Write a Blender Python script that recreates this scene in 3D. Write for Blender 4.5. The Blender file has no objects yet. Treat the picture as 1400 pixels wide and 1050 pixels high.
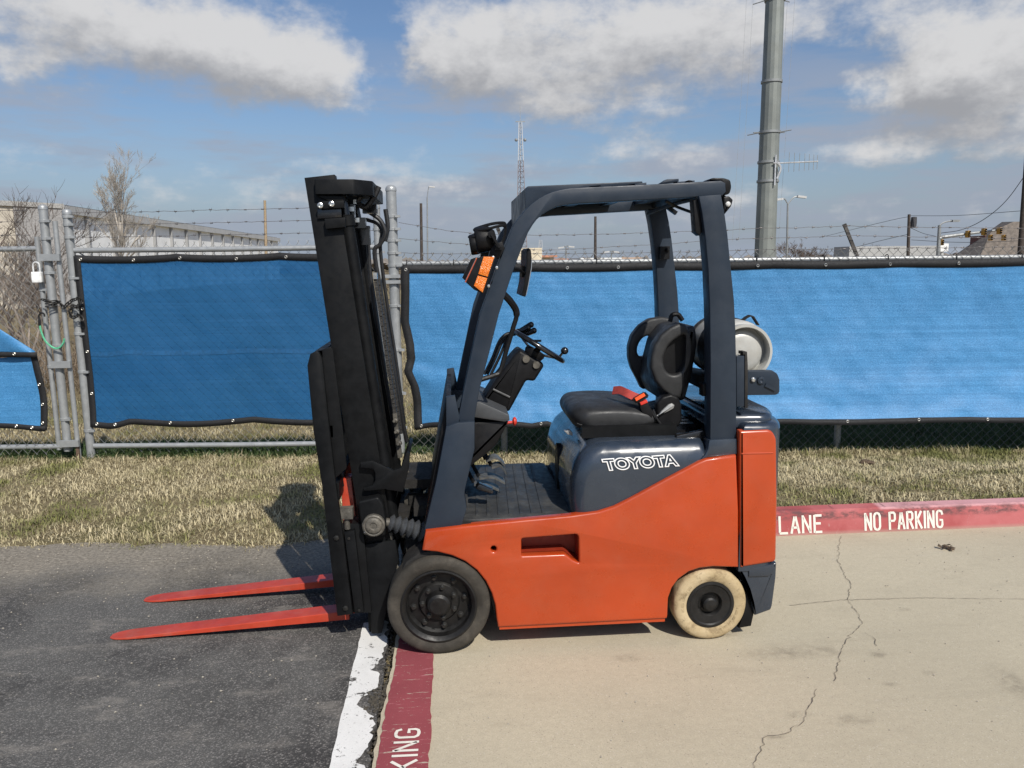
import bpy, math, random
import numpy as np
from mathutils import Vector, Matrix
from mathutils.geometry import tessellate_polygon
R = math.radians
S = bpy.context.scene
C = S.collection
rng = random.Random(7)

# ------------------------------------------------------------------ camera, sky, sun, exposure
FPX, YAW, PITCH, ROLL, EYE = 1050.0, R(4.5), math.atan(167 / 1050.0), 0.0115, 1.8
_f = Vector((math.sin(YAW) * math.cos(PITCH), math.cos(YAW) * math.cos(PITCH), -math.sin(PITCH)))
_r0 = Vector((math.cos(YAW), -math.sin(YAW), 0))
_u0 = _r0.cross(_f)
_r = math.cos(ROLL) * _r0 - math.sin(ROLL) * _u0
_u = math.cos(ROLL) * _u0 + math.sin(ROLL) * _r0
EYEV = Vector((0, 0, EYE))
cam = bpy.data.cameras.new('camera')
cam.lens = 27.0
cam.sensor_width = 36.0
cam.clip_start = 0.05
cam.clip_end = 4000
co = bpy.data.objects.new('camera', cam)
C.objects.link(co)
M = Matrix((_r, _u, -_f)).transposed().to_4x4()
M.translation = EYEV
co.matrix_world = M
S.camera = co

SUN_EL, SUN_AZ = R(45), R(158.5)            # azimuth clockwise from +Y, towards the sun
sunv = Vector((math.cos(SUN_EL) * math.sin(SUN_AZ), math.cos(SUN_EL) * math.cos(SUN_AZ), math.sin(SUN_EL)))
sl = bpy.data.lights.new('sun', 'SUN')
sl.energy = 4.8
sl.angle = R(0.53)
sl.color = (1.0, 0.95, 0.87)
so = bpy.data.objects.new('sun', sl)
C.objects.link(so)
so.rotation_euler = (-sunv).to_track_quat('-Z', 'Y').to_euler()
S.view_settings.view_transform = 'Standard'
S.view_settings.look = 'None'
S.view_settings.exposure = 0.0
S.view_settings.gamma = 1.0
S.view_settings.use_curve_mapping = False


def ray(px, py):
    """direction of the view ray through a point of the 1400 x 1050 photograph (used to measure, at a known depth)"""
    return _f * FPX + _r * (px - 700) - _u * (py - 525)


def U(px, py, Y):
    d = ray(px, py)
    return EYEV + d * (Y / d.y)


def G(px, py, z=0.0):
    d = ray(px, py)
    return EYEV + d * ((z - EYE) / d.z)


def make_world():
    w = bpy.data.worlds.new('World')
    S.world = w
    w.use_nodes = True
    nt = w.node_tree
    nt.nodes.clear()
    N, L = nt.nodes, nt.links

    def m(op, a, b=None, c=None):
        n = N.new('ShaderNodeMath')
        n.operation = op
        for i, v in enumerate((a, b, c)):
            if v is None:
                continue
            if isinstance(v, (int, float)):
                n.inputs[i].default_value = v
            else:
                L.new(v, n.inputs[i])
        return n.outputs[0]

    def sstep(x, a, b):
        n = N.new('ShaderNodeMapRange')
        n.interpolation_type = 'SMOOTHSTEP'
        L.new(x, n.inputs[0])
        n.inputs[1].default_value, n.inputs[2].default_value = a, b
        return n.outputs[0]

    def mixc(f, a, b):
        n = N.new('ShaderNodeMix')
        n.data_type = 'RGBA'
        for i, v in ((0, f), (6, a), (7, b)):
            if isinstance(v, (tuple, float, int)):
                n.inputs[i].default_value = v if not isinstance(v, tuple) else (*v, 1)
            else:
                L.new(v, n.inputs[i])
        return n.outputs[2]

    sky = N.new('ShaderNodeTexSky')
    sky.sky_type = 'NISHITA'
    sky.sun_disc = False
    sky.sun_elevation = SUN_EL
    sky.sun_rotation = SUN_AZ
    sky.air_density = 1.0
    sky.dust_density = 1.6
    sky.ozone_density = 2.2
    tc = N.new('ShaderNodeTexCoord')
    sep = N.new('ShaderNodeSeparateXYZ')
    L.new(tc.outputs['Generated'], sep.inputs[0])
    X, Y, Z = sep.outputs
    az = m('ARCTAN2', X, Y)
    el = m('ARCSINE', Z)

    def noise(vec, scale, detail, rough, w=0.0):
        n = N.new('ShaderNodeTexNoise')
        n.noise_dimensions = '4D'
        n.inputs['W'].default_value = w
        n.inputs['Scale'].default_value = scale
        n.inputs['Detail'].default_value = detail
        n.inputs['Roughness'].default_value = rough
        L.new(vec, n.inputs['Vector'])
        return n

    def comb(x, y, z=0.0):
        n = N.new('ShaderNodeCombineXYZ')
        for i, v in enumerate((x, y, z)):
            if isinstance(v, (int, float)):
                n.inputs[i].default_value = v
            else:
                L.new(v, n.inputs[i])
        return n.outputs[0]

    def ang(px, py):
        d = ray(px, py).normalized()
        return math.atan2(d.x, d.y), math.asin(d.z)
    BL = [(170, 35, 230, 52, .60), (370, 88, 120, 48, .62), (40, 88, 85, 20, .42), (640, 85, 100, 55, .5), (820, 60, 200, 62, .58), (790, 130, 80, 26, .38),
          (1060, 25, 130, 50, .42), (1340, 60, 150, 45, .5), (1240, 112, 110, 36, .72), (1300, 20, 110, 30, .2), (1400, 150, 120, 40, .45),
          (1200, 205, 170, 16, .30), (900, 198, 130, 22, .34), (450, 210, 120, 24, .26), (20, 185, 80, 20, .28), (1000, 275, 160, 22, .18), (330, 260, 140, 22, .18), (620, 250, 120, 22, .2),
          (518, 60, 26, 70, -.55), (1160, 90, 62, 40, -.75), (1100, 140, 60, 40, -.6), (1080, 190, 60, 25, -.3), (250, 185, 260, 28, -.28), (560, 175, 120, 22, -.3), (1060, 150, 60, 22, -.25), (140, 100, 60, 14, -.15)]

    def field(de, da):
        a = m('ADD', az, da)
        e = m('ADD', el, de)
        zz = m('ADD', m('SINE', e), 0.12)
        ce = m('COSINE', e)
        pv = comb(m('DIVIDE', m('MULTIPLY', ce, m('SINE', a)), zz), m('DIVIDE', m('MULTIPLY', ce, m('COSINE', a)), zz))
        n1 = noise(pv, 1.7, 9, .56, 3.1).outputs['Fac']
        wn = noise(comb(a, e), 9.0, 5, .6, 1.3)
        ws = N.new('ShaderNodeSeparateColor')
        L.new(wn.outputs['Color'], ws.inputs[0])
        aw = m('ADD', a, m('MULTIPLY', m('SUBTRACT', ws.outputs[0], .5), .16))
        ew = m('ADD', e, m('MULTIPLY', m('SUBTRACT', ws.outputs[1], .5), .075))
        n3 = noise(comb(a, m('MULTIPLY', e, 1.6)), 22.0, 8, .6, 7.7).outputs['Fac']
        tot = m('ADD', m('MULTIPLY', m('SUBTRACT', n1, .5), .75), m('MULTIPLY', m('SUBTRACT', n3, .5), 1.0))
        for (px, py, sx, sy, wgt) in BL:
            a0, e0 = ang(px, py)
            q = m('ADD', m('POWER', m('ABSOLUTE', m('DIVIDE', m('SUBTRACT', aw, a0), sx / 1050)), 2.0),
                  m('POWER', m('ABSOLUTE', m('DIVIDE', m('SUBTRACT', ew, e0), sy / 1050)), 2.0))
            tot = m('ADD', tot, m('MULTIPLY', m('EXPONENT', m('MULTIPLY', q, -1.0)), wgt))
        return tot
    f0 = field(0.0, 0.0)
    f1 = field(0.035, 0.012)
    mask = sstep(f0, .02, .62)
    lit = m('SUBTRACT', f0, f1)
    thick = sstep(f0, .35, 1.0)
    shade = sstep(m('SUBTRACT', lit, m('MULTIPLY', m('SUBTRACT', thick, .4), .16)), -.42, .40)
    ccol = mixc(shade, CLOUD_D, CLOUD_L)
    # thin veil of grey streaks low over the horizon
    st = noise(comb(m('MULTIPLY', az, 2.6), m('MULTIPLY', el, 15.0)), 1.6, 7, .58, 11.0).outputs['Fac']
    veil = m('MULTIPLY', sstep(st, .40, .62), m('SUBTRACT', 1.0, sstep(el, .14, .30)))
    veil = m('MULTIPLY', veil, .85)
    base = mixc(1.0, sky.outputs[0], sky.outputs[0])
    tint = N.new('ShaderNodeMix')
    tint.data_type = 'RGBA'
    tint.blend_type = 'MULTIPLY'
    tint.inputs[0].default_value = 1.0
    L.new(base, tint.inputs[6])
    tint.inputs[7].default_value = (*SKY_TINT, 1)
    base = mixc(veil, tint.outputs[2], VEIL)
    hz = m('SUBTRACT', 1.0, sstep(el, -.02, .2))
    base = mixc(m('MULTIPLY', hz, .75), base, HORIZ)
    col = mixc(m('MULTIPLY', mask, .95), base, ccol)
    bg = N.new('ShaderNodeBackground')
    L.new(col, bg.inputs[0])
    bg.inputs[1].default_value = SKY_S
    out = N.new('ShaderNodeOutputWorld')
    L.new(bg.outputs[0], out.inputs[0])


SKY_S = 0.10
SKY_TINT = (0.86, 0.95, 1.06)
CLOUD_L, CLOUD_D = (6.9, 6.85, 6.85), (3.5, 3.55, 3.75)
VEIL, HORIZ = (3.5, 3.8, 4.6), (3.3, 3.85, 4.75)
make_world()

# ------------------------------------------------------------------ mesh helpers


def smoothed(pts, n=4, closed=False):
    """Catmull-Rom through points"""
    pts = [Vector(p) for p in pts]
    out = []
    k = len(pts)
    for i in range(k if closed else k - 1):
        p1, p2 = pts[i], pts[(i + 1) % k]
        p0 = pts[i - 1] if (i > 0 or closed) else p1 * 2 - p2
        p3 = pts[(i + 2) % k] if (i + 2 < k or closed) else p2 * 2 - p1
        for j in range(n):
            t = j / n
            out.append(0.5 * ((2 * p1) + (p2 - p0) * t + (2 * p0 - 5 * p1 + 4 * p2 - p3) * t * t + (3 * p1 - p0 - 3 * p2 + p3) * t ** 3))
    if not closed:
        out.append(pts[-1])
    return out


def rounded(poly, rad, n=4):
    """round the corners of a 2-D polygon; rad is one number or one per corner"""
    out = []
    k = len(poly)
    for i in range(k):
        p0, p1, p2 = Vector(poly[i - 1]), Vector(poly[i]), Vector(poly[(i + 1) % k])
        r = rad[i] if isinstance(rad, (list, tuple)) else rad
        a, b = p0 - p1, p2 - p1
        r = min(r, a.length * .45, b.length * .45)
        if r <= 1e-6:
            out.append(p1)
            continue
        a = p1 + a.normalized() * r
        b = p1 + b.normalized() * r
        for j in range(n + 1):
            t = j / n
            out.append(a * (1 - t) ** 2 + p1 * 2 * t * (1 - t) + b * t * t)
    return out


def area(poly):
    return .5 * sum(poly[i - 1][0] * poly[i][1] - poly[i][0] * poly[i - 1][1] for i in range(len(poly)))


def inset(poly, d):
    k = len(poly)
    out = []
    for i in range(k):
        p0, p1, p2 = Vector(poly[i - 1]), Vector(poly[i]), Vector(poly[(i + 1) % k])
        e1, e2 = (p1 - p0), (p2 - p1)
        e1 = e1.normalized() if e1.length > 1e-9 else e2.normalized()
        e2 = e2.normalized() if e2.length > 1e-9 else e1
        n1, n2 = Vector((-e1.y, e1.x)), Vector((-e2.y, e2.x))
        b = n1 + n2
        if b.length < 1e-6:
            b = n1
        b.normalize()
        out.append(p1 + b * (d / max(b.dot(n1), .5)))
    return out


class MB:
    def __init__(s):
        s.v, s.f = [], []

    def add(s, vs, fs):
        o = len(s.v)
        s.v += [tuple(p) for p in vs]
        s.f += [tuple(i + o for i in f) for f in fs]
        return s

    def box(s, a, b):
        x0, y0, z0 = a
        x1, y1, z1 = b
        return s.add([(x0, y0, z0), (x1, y0, z0), (x1, y1, z0), (x0, y1, z0), (x0, y0, z1), (x1, y0, z1), (x1, y1, z1), (x0, y1, z1)],
                     [(3, 2, 1, 0), (4, 5, 6, 7), (0, 1, 5, 4), (1, 2, 6, 5), (2, 3, 7, 6), (3, 0, 4, 7)])

    def bar(s, p, q, w, h, up=(0, 0, 1)):
        p, q = Vector(p), Vector(q)
        t = (q - p).normalized()
        a = t.cross(Vector(up))
        if a.length < 1e-4:
            a = t.cross(Vector((1, 0, 0)))
        a.normalize()
        b = a.cross(t)
        a, b = a * w / 2, b * h / 2
        return s.add([p - a - b, p + a - b, p + a + b, p - a + b, q - a - b, q + a - b, q + a + b, q - a + b],
                     [(0, 1, 2, 3), (7, 6, 5, 4), (0, 4, 5, 1), (1, 5, 6, 2), (2, 6, 7, 3), (3, 7, 4, 0)])

    def tube(s, path, r, n=8, caps=True):
        P = [Vector(p) for p in path]
        k = len(P)
        rs = r if isinstance(r, (list, tuple)) else [r] * k
        t0 = (P[1] - P[0]).normalized()
        a = t0.orthogonal().normalized()
        vs = []
        for i in range(k):
            t = (P[min(i + 1, k - 1)] - P[max(i - 1, 0)])
            t = t.normalized() if t.length > 1e-9 else t0
            a = a - t * a.dot(t)
            a = a.normalized() if a.length > 1e-6 else t.orthogonal().normalized()
            b = t.cross(a)
            for j in range(n):
                an = 2 * math.pi * j / n
                vs.append(P[i] + (a * math.cos(an) + b * math.sin(an)) * rs[i])
        fs = [(i * n + j, i * n + (j + 1) % n, (i + 1) * n + (j + 1) % n, (i + 1) * n + j) for i in range(k - 1) for j in range(n)]
        if caps and n > 2:
            fs += [tuple(range(n - 1, -1, -1)), tuple((k - 1) * n + j for j in range(n))]
        return s.add(vs, fs)

    def lathe(s, prof, org, axis, n=32):
        """prof: (radius, distance along axis)"""
        org, ax = Vector(org), Vector(axis).normalized()
        a = ax.orthogonal().normalized()
        b = ax.cross(a)
        vs, fs = [], []
        k = len(prof)
        for (r, h) in prof:
            for j in range(n):
                t = 2 * math.pi * j / n
                vs.append(org + ax * h + (a * math.cos(t) + b * math.sin(t)) * max(r, 1e-5))
        for i in range(k - 1):
            for j in range(n):
                fs.append((i * n + j, i * n + (j + 1) % n, (i + 1) * n + (j + 1) % n, (i + 1) * n + j))
        return s.add(vs, fs)

    def ball(s, c, r, n=12):
        c = Vector(c)
        sc = r if isinstance(r, (list, tuple)) else (r, r, r)
        vs, fs = [], []
        for i in range(n // 2 + 1):
            th = math.pi * i / (n // 2)
            for j in range(n):
                ph = 2 * math.pi * j / n
                vs.append(c + Vector((sc[0] * math.sin(th) * math.cos(ph), sc[1] * math.sin(th) * math.sin(ph), sc[2] * math.cos(th))))
        for i in range(n // 2):
            for j in range(n):
                fs.append((i * n + j, (i + 1) * n + j, (i + 1) * n + (j + 1) % n, i * n + (j + 1) % n))
        return s.add(vs, fs)

    def prism(s, poly, y0, y1, bev=0.0, holes=(), seg=2, both=True):
        """(x, z) outline run from y0 (near) to y1 (far), edges rounded by bev; holes go right through"""
        poly = [Vector((p[0], p[1])) for p in poly]
        if area(poly) < 0:
            poly.reverse()
        hs = []
        for h in holes:
            h = [Vector((p[0], p[1])) for p in h]
            if area(h) > 0:
                h.reverse()
            hs.append(h)

        def rings(lp):
            rr = []
            for j in range(seg + 1):
                t = j / seg * math.pi / 2
                rr.append((inset(lp, bev * (1 - math.sin(t))), y0 + bev * (1 - math.cos(t)))) if bev > 0 else None
            if bev <= 0:
                rr.append((lp, y0))
            if both and bev > 0:
                for j in range(seg + 1):
                    t = (1 - j / seg) * math.pi / 2
                    rr.append((inset(lp, bev * (1 - math.sin(t))), y1 - bev * (1 - math.cos(t))))
            else:
                rr.append((lp, y1))
            return rr
        allr = [rings(lp) for lp in [poly] + hs]
        base = len(s.v)
        starts = []
        for rr in allr:
            k = len(rr[0][0])
            st = len(s.v)
            for (lp, y) in rr:
                s.v += [(p.x, y, p.y) for p in lp]
            for i in range(len(rr) - 1):
                for j in range(k):
                    a, b = st + i * k + j, st + i * k + (j + 1) % k
                    s.f.append((a, b, b + k, a + k))
            starts.append((st, k, len(rr)))
        for end in (0, 1):
            loops, idx = [], []
            for (st, k, nr) in starts:
                o = st + (nr - 1) * k * end
                loops.append([Vector((s.v[o + j][0], s.v[o + j][2], 0)) for j in range(k)])
                idx += [o + j for j in range(k)]
            if len(loops) == 1:
                f = idx if not end else idx[::-1]
                s.f.append(tuple(f[::-1]) if False else tuple(f))
            else:
                for t in tessellate_polygon(loops):
                    s.f.append(tuple(idx[i] for i in t))
        return s

    def build(s, name, mat=None, parent=None, ang=38, flip=True):
        me = bpy.data.meshes.new(name)
        me.from_pydata(s.v, [], s.f)
        if flip:
            import bmesh
            bm = bmesh.new()
            bm.from_mesh(me)
            bmesh.ops.recalc_face_normals(bm, faces=bm.faces)
            bm.to_mesh(me)
            bm.free()
        if ang:
            me.polygons.foreach_set('use_smooth', [True] * len(me.polygons))
            me.set_sharp_from_angle(angle=R(ang))
        o = bpy.data.objects.new(name, me)
        C.objects.link(o)
        for m_ in (mat if isinstance(mat, (list, tuple)) else [mat]):
            if m_:
                me.materials.append(m_)
        if parent:
            o.parent = parent
            if parent.type == 'EMPTY':
                o.location = -parent.location
        return o


def tag(o, label=None, cat=None, group=None, kind=None):
    for k, v in (('label', label), ('category', cat), ('group', group), ('kind', kind)):
        if v:
            o[k] = v
    return o


def rebase(o, p):
    """put a one-mesh thing's origin at its base"""
    p = Vector(p)
    o.data.transform(Matrix.Translation(-p))
    o.location = p
    return o


def empty(name, loc, label, cat, group=None):
    o = bpy.data.objects.new(name, None)
    C.objects.link(o)
    o.empty_display_size = .1
    o.location = loc
    return tag(o, label, cat, group)


def kids(o):
    return [c for c in bpy.data.objects if c.parent == o]


def copy_tree(o, parent=None):
    c = o.copy()
    C.objects.link(c)
    if parent:
        c.parent = parent
    for ch in kids(o):
        copy_tree(ch, c)
    return c


# ------------------------------------------------------------------ materials
def srgb(r, g, b):
    return tuple(((c / 255) / 12.92 if c / 255 <= .04045 else ((c / 255 + .055) / 1.055) ** 2.4) for c in (r, g, b))


class NT:
    def __init__(s, name):
        s.m = bpy.data.materials.new(name)
        s.m.use_nodes = True
        s.nt = s.m.node_tree
        s.N, s.L = s.nt.nodes, s.nt.links
        s.b = s.N['Principled BSDF']
        s.co = s.N.new('ShaderNodeTexCoord').outputs['Object']
        s.pos = s.N.new('ShaderNodeNewGeometry').outputs['Position']

    def _in(s, sock, v):
        if v is None:
            return
        if isinstance(v, (int, float)):
            sock.default_value = v
        elif isinstance(v, tuple):
            sock.default_value = v if len(v) == len(sock.default_value) else (*v, 1)
        else:
            s.L.new(v, sock)

    def noise(s, scale, detail=5, rough=.55, vec=None, out='Fac', stretch=None, dist=0.0):
        n = s.N.new('ShaderNodeTexNoise')
        n.inputs['Scale'].default_value = scale
        n.inputs['Detail'].default_value = detail
        n.inputs['Roughness'].default_value = rough
        n.inputs['Distortion'].default_value = dist
        v = vec or s.pos
        if stretch:
            mp = s.N.new('ShaderNodeMapping')
            mp.inputs['Scale'].default_value = stretch
            s.L.new(v, mp.inputs[0])
            v = mp.outputs[0]
        s.L.new(v, n.inputs['Vector'])
        return n.outputs[out]

    def voro(s, scale, feature='F1', out='Distance', rnd=1.0):
        n = s.N.new('ShaderNodeTexVoronoi')
        n.feature = feature
        n.inputs['Scale'].default_value = scale
        n.inputs['Randomness'].default_value = rnd
        s.L.new(s.pos, n.inputs['Vector'])
        return n.outputs[out]

    def step(s, x, a, b, lo=0.0, hi=1.0):
        n = s.N.new('ShaderNodeMapRange')
        n.interpolation_type = 'SMOOTHSTEP'
        s.L.new(x, n.inputs[0])
        for i, v in enumerate((a, b, lo, hi)):
            n.inputs[i + 1].default_value = v
        return n.outputs[0]

    def math(s, op, a, b=0.0):
        n = s.N.new('ShaderNodeMath')
        n.operation = op
        s._in(n.inputs[0], a)
        s._in(n.inputs[1], b)
        return n.outputs[0]

    def mix(s, f, a, b, mode='MIX'):
        n = s.N.new('ShaderNodeMix')
        n.data_type = 'RGBA'
        n.blend_type = mode
        s._in(n.inputs[0], f)
        s._in(n.inputs[6], a)
        s._in(n.inputs[7], b)
        return n.outputs[2]

    def bump(s, h, strength=.3, dist=.01, prev=None):
        n = s.N.new('ShaderNodeBump')
        n.inputs['Strength'].default_value = strength
        n.inputs['Distance'].default_value = dist
        s.L.new(h, n.inputs['Height'])
        if prev:
            s.L.new(prev, n.inputs['Normal'])
        return n.outputs[0]

    def set(s, **k):
        names = dict(col='Base Color', rough='Roughness', metal='Metallic', nor='Normal', spec='Specular IOR Level', coat='Coat Weight', coatr='Coat Roughness',
                     alpha='Alpha', trans='Transmission Weight', sheen='Sheen Weight', aniso='Anisotropic', emit='Emission Color', emits='Emission Strength')
        for a, v in k.items():
            s._in(s.b.inputs[names[a]], v)
        return s


def plain(name, col, rough=.5, metal=0.0, var=.25, scale=14.0, bump=.0, bscale=60.0, dust=0.0, dustcol=(.28, .25, .2), coat=0.0, spec=.5):
    """paint, rubber, metal: base colour with mottling, fine relief and an optional film of dust"""
    t = NT(name)
    n = t.noise(scale, 6, .6)
    dark = tuple(c * (1 - var) for c in col)
    lite = tuple(min(1, c * (1 + var)) for c in col)
    c = t.mix(t.step(n, .3, .7), dark, lite)
    rr = t.step(t.noise(scale * 2.3, 5, .6), .3, .7, max(.03, rough - .1), min(1, rough + .12))
    if dust:
        d = t.step(t.noise(7.0, 8, .7), .42, .75, 0, dust)
        c = t.mix(d, c, dustcol)
    t.set(col=c, rough=rr, metal=metal, coat=coat, spec=spec)
    if coat:
        t.set(coatr=.08)
    if bump:
        t.set(nor=t.bump(t.noise(bscale, 5, .6), bump, .004))
    return t.m

# ------------------------------------------------------------------ ground and paving
FK = 0.08                                                   # the fence runs Y = 7.0 - 0.08 X


def FY(x):
    return 7.0 - FK * x


def UF(px, py, off=0.0):
    """point on the fence plane (off = metres nearer to the camera)"""
    d = ray(px, py)
    return EYEV + d * ((7.0 - off) / (d.y + FK * d.x))


def hsh(x, y):
    return (math.sin(x * 1.7 + 1.3) * math.cos(y * 2.3 - .4) + math.sin(x * 4.1 - y * 3.3) * .5 + math.sin(x * 9.7 + y * 7.1) * .25) / 1.75


def ss(a, b, x):
    t = max(0.0, min(1.0, (x - a) / (b - a)))
    return t * t * (3 - 2 * t)


def zg(x, y):
    r = ss(-.35, .0, x)
    fy = FY(x)
    edge_l = 4.86 + .06 * hsh(x * 1.3, 0) + .05 * hsh(x * 4.3, 3) + .035 * hsh(x * 13, y * 11) + .10 * ss(-1.2, -2.6, x)
    left = -.05 + .055 * ss(edge_l - .18, edge_l + .12, y) + .02 * ss(edge_l + .1, edge_l + .5, y) + .015 * hsh(x * 1.5, y * 1.5) * ss(edge_l, edge_l + .4, y)
    right = -.06 + .205 * ss(4.78, 4.80, y) - .13 * ss(5.1, fy - .1, y) + .012 * hsh(x * 1.5, y * 1.5) * ss(4.9, 5.3, y)
    z = left * (1 - r) + right * r
    z += (-.30 * (1 - ss(-.6, .6, x) * .75) - z) * ss(fy + .1, fy + 2.0, y) * .95
    z += .25 * hsh(x * .03, y * .03) * ss(14, 40, y)
    return z


def mat_ground():
    t = NT('dry_turf_soil')
    n = t.noise(1.1, 6, .6)
    f = t.noise(55, 7, .7)
    c = t.mix(t.step(n, .35, .65), (.205, .165, .10), (.285, .235, .135))
    c = t.mix(t.step(t.noise(.7, 4, .6), .52, .68, 0, .6), c, (.12, .125, .05))
    c = t.mix(t.step(f, .35, .7), c, t.mix(.5, c, (.08, .06, .035)), 'MIX')
    far = t.noise(.05, 6, .6)
    c = t.mix(t.step(far, .4, .65, 0, .5), c, (.20, .15, .09))
    t.set(col=c, rough=.95, spec=.1, nor=t.bump(f, .8, .03))
    return t.m


def mat_concrete(name='concrete_paving', base=(.50, .44, .325), dirt=.5):
    t = NT(name)
    big = t.noise(.55, 6, .6)
    mid = t.noise(3.3, 8, .65, stretch=(1, 2.2, 1))
    fine = t.noise(160, 4, .7)
    sp = t.noise(420, 2, .6)
    c = t.mix(t.step(big, .3, .7), tuple(x * .90 for x in base), tuple(x * 1.08 for x in base))
    c = t.mix(t.step(mid, .5, .78, 0, dirt), c, tuple(x * .72 for x in base))
    c = t.mix(t.step(t.noise(9.0, 7, .7), .60, .72, 0, .35), c, (.43, .40, .34))
    c = t.mix(t.step(fine, .3, .7, .5, 0), c, tuple(x * .55 for x in base))
    c = t.mix(t.step(t.noise(34, 6, .7), .35, .7, .28, 0), c, tuple(x * .62 for x in base))
    c = t.mix(t.step(sp, .70, .76, 0, .8), c, (.06, .05, .04))
    c = t.mix(t.step(t.noise(1.9, 3, .5, dist=.6), .74, .80, 0, .55), c, (.16, .13, .10))
    ag = t.voro(150)
    agc = t.N.new('ShaderNodeSeparateColor')
    t.L.new(t.voro(150, out='Color'), agc.inputs[0])
    pick = t.math('MULTIPLY', t.step(ag, .42, .30), t.step(agc.outputs[0], .72, .80))
    c = t.mix(t.math('MULTIPLY', pick, .55), c, t.mix(agc.outputs[1], (.16, .13, .10), (.60, .55, .46)))
    trk = t.noise(1.3, 6, .65, stretch=(.25, 3.2, 1), dist=.4)
    c = t.mix(t.step(trk, .55, .74, 0, .30), c, tuple(x * .55 for x in base))
    h = t.mix(.5, fine, sp)
    t.set(col=c, rough=.88, spec=.25, nor=t.bump(h, .35, .004))
    return t.m


def mat_asphalt():
    t = NT('asphalt')
    big = t.noise(.9, 7, .62, dist=.3)
    st = t.voro(130)
    stones = t.voro(130, out='Color')
    sc = t.N.new('ShaderNodeSeparateColor')
    t.L.new(stones, sc.inputs[0])
    c = t.mix(t.step(big, .42, .58), (.060, .057, .054), (.145, .140, .130))
    c = t.mix(t.step(sc.outputs[0], .55, 1.0, 0, .6), c, (.30, .28, .26))
    c = t.mix(t.step(st, .25, .55, 0, .5), c, (.015, .015, .015))
    wear = t.noise(4.2, 9, .72, stretch=(.6, 1.5, 1))
    c = t.mix(t.step(wear, .52, .72, 0, .75), c, (.23, .21, .185))
    c = t.mix(t.step(t.noise(120, 3, .6), .66, .74, 0, .9), c, (.40, .37, .33))
    # dust and grit swept against the lawn edge
    sp = t.N.new('ShaderNodeSeparateXYZ')
    t.L.new(t.pos, sp.inputs[0])
    e = t.math('ADD', sp.outputs[1], t.math('MULTIPLY', t.math('SUBTRACT', t.noise(1.7, 6, .6), .5), 1.3))
    c = t.mix(t.step(e, 4.0, 4.85, 0, .8), c, t.mix(t.step(t.noise(45, 6, .75), .35, .65), (.15, .13, .10), (.34, .30, .24)))
    hh = t.mix(.35, t.step(st, 0, .6), t.noise(70, 4, .7))
    t.set(col=c, rough=.9, spec=.3, nor=t.bump(hh, .7, .006))
    return t.m


def mat_marking(name, col, under, chip, scr=(.5, 6, 1), spread=.08, worn=.5):
    """road paint worn through to what lies under it"""
    t = NT(name)
    n = t.noise(14, 9, .72, stretch=scr)
    k = t.step(n, chip, chip + spread, 0, 1)
    c = t.mix(t.step(t.noise(4, 6, .6), .3, .7), col, tuple(x * .86 for x in col))
    c = t.mix(t.step(t.noise(190, 3, .6), .35, .8, 0, .18), c, tuple(x * .4 for x in col))
    c = t.mix(t.step(t.noise(26, 8, .7, stretch=(.35, 2.5, 1)), .61, .68, 0, worn), c, tuple(min(1, x * 1.3 + .12) for x in col))
    k = t.math('MAXIMUM', k, t.step(t.noise(75, 6, .75), chip + .03, chip + .07, 0, .9))
    c = t.mix(k, c, under)
    t.set(col=c, rough=.78, spec=.3, nor=t.bump(t.noise(150, 4, .7), .3, .003))
    return t.m


def axis(lo, hi, n0, n1, d):
    """coordinates dense between n0 and n1 (step d), growing outside"""
    a = list(np.arange(n0, n1 + 1e-6, d))
    s, x = d, n1
    while x < hi:
        s *= 1.35
        x += s
        a.append(x)
    s, x, b = d, n0, []
    while x > lo:
        s *= 1.35
        x -= s
        b.append(x)
    return b[::-1] + a


def grid(name, xs, ys, zf, mat, kind='structure'):
    m = MB()
    nx = len(xs)
    m.v = [(x, y, zf(x, y)) for y in ys for x in xs]
    m.f = [(j * nx + i, j * nx + i + 1, (j + 1) * nx + i + 1, (j + 1) * nx + i) for j in range(len(ys) - 1) for i in range(nx - 1)]
    return tag(m.build(name, mat, ang=60), kind=kind)


GM = mat_ground()
ground = grid('ground', axis(-900, 900, -4.6, 6.4, .12), axis(-25, 1800, 4.3, 9.4, .05), zg, GM)
CONC, ASPH = mat_concrete(), mat_asphalt()


def sheet(name, pts, z, mat, thick=.0):
    m = MB()
    k = len(pts)
    m.v = [(x, y, z) for x, y in pts] + [(x, y, z - thick) for x, y in pts]
    for t in tessellate_polygon([[Vector((x, y, 0)) for x, y in pts]]):
        m.f.append(tuple(t))
    if thick:
        m.f += [(i, (i + 1) % k, k + (i + 1) % k, k + i) for i in range(k)]
    return tag(m.build(name, mat, ang=30), kind='structure')


r2 = random.Random(3)
lip = [(-.337 + r2.uniform(-.010, .008), y) for y in np.arange(4.6, 1.2, -.05)]
edge = [(x, 5.05 + .05 * hsh(x, 2)) for x in np.arange(-9, -.3, .3)]
asphalt = sheet('asphalt_lot', [(-40, -20), (-40, 5.0)] + edge + [(-.325, 5.0)] + lip + [(-.337, -20)], 0.0, ASPH, .05)
red_l = [(-.303 + r2.uniform(-.006, .005) - .02 * ss(3.4, 2.5, y), y) for y in np.arange(4.7, 1.2, -.04)]
concrete = sheet('concrete_drive', [(40, -20), (40, 4.69), (-.24, 4.69)] + red_l + [(-.32, -20)], 0.0, CONC, .05)
RED = mat_marking('kerb_red_paint', (.265, .060, .070), (.42, .35, .28), .605, (.45, 4, 1), .03, .9)
REDF = mat_marking('faded_red_paint', (.36, .085, .10), (.36, .27, .23), .64, (.3, 3, 2), .10, .7)
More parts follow.
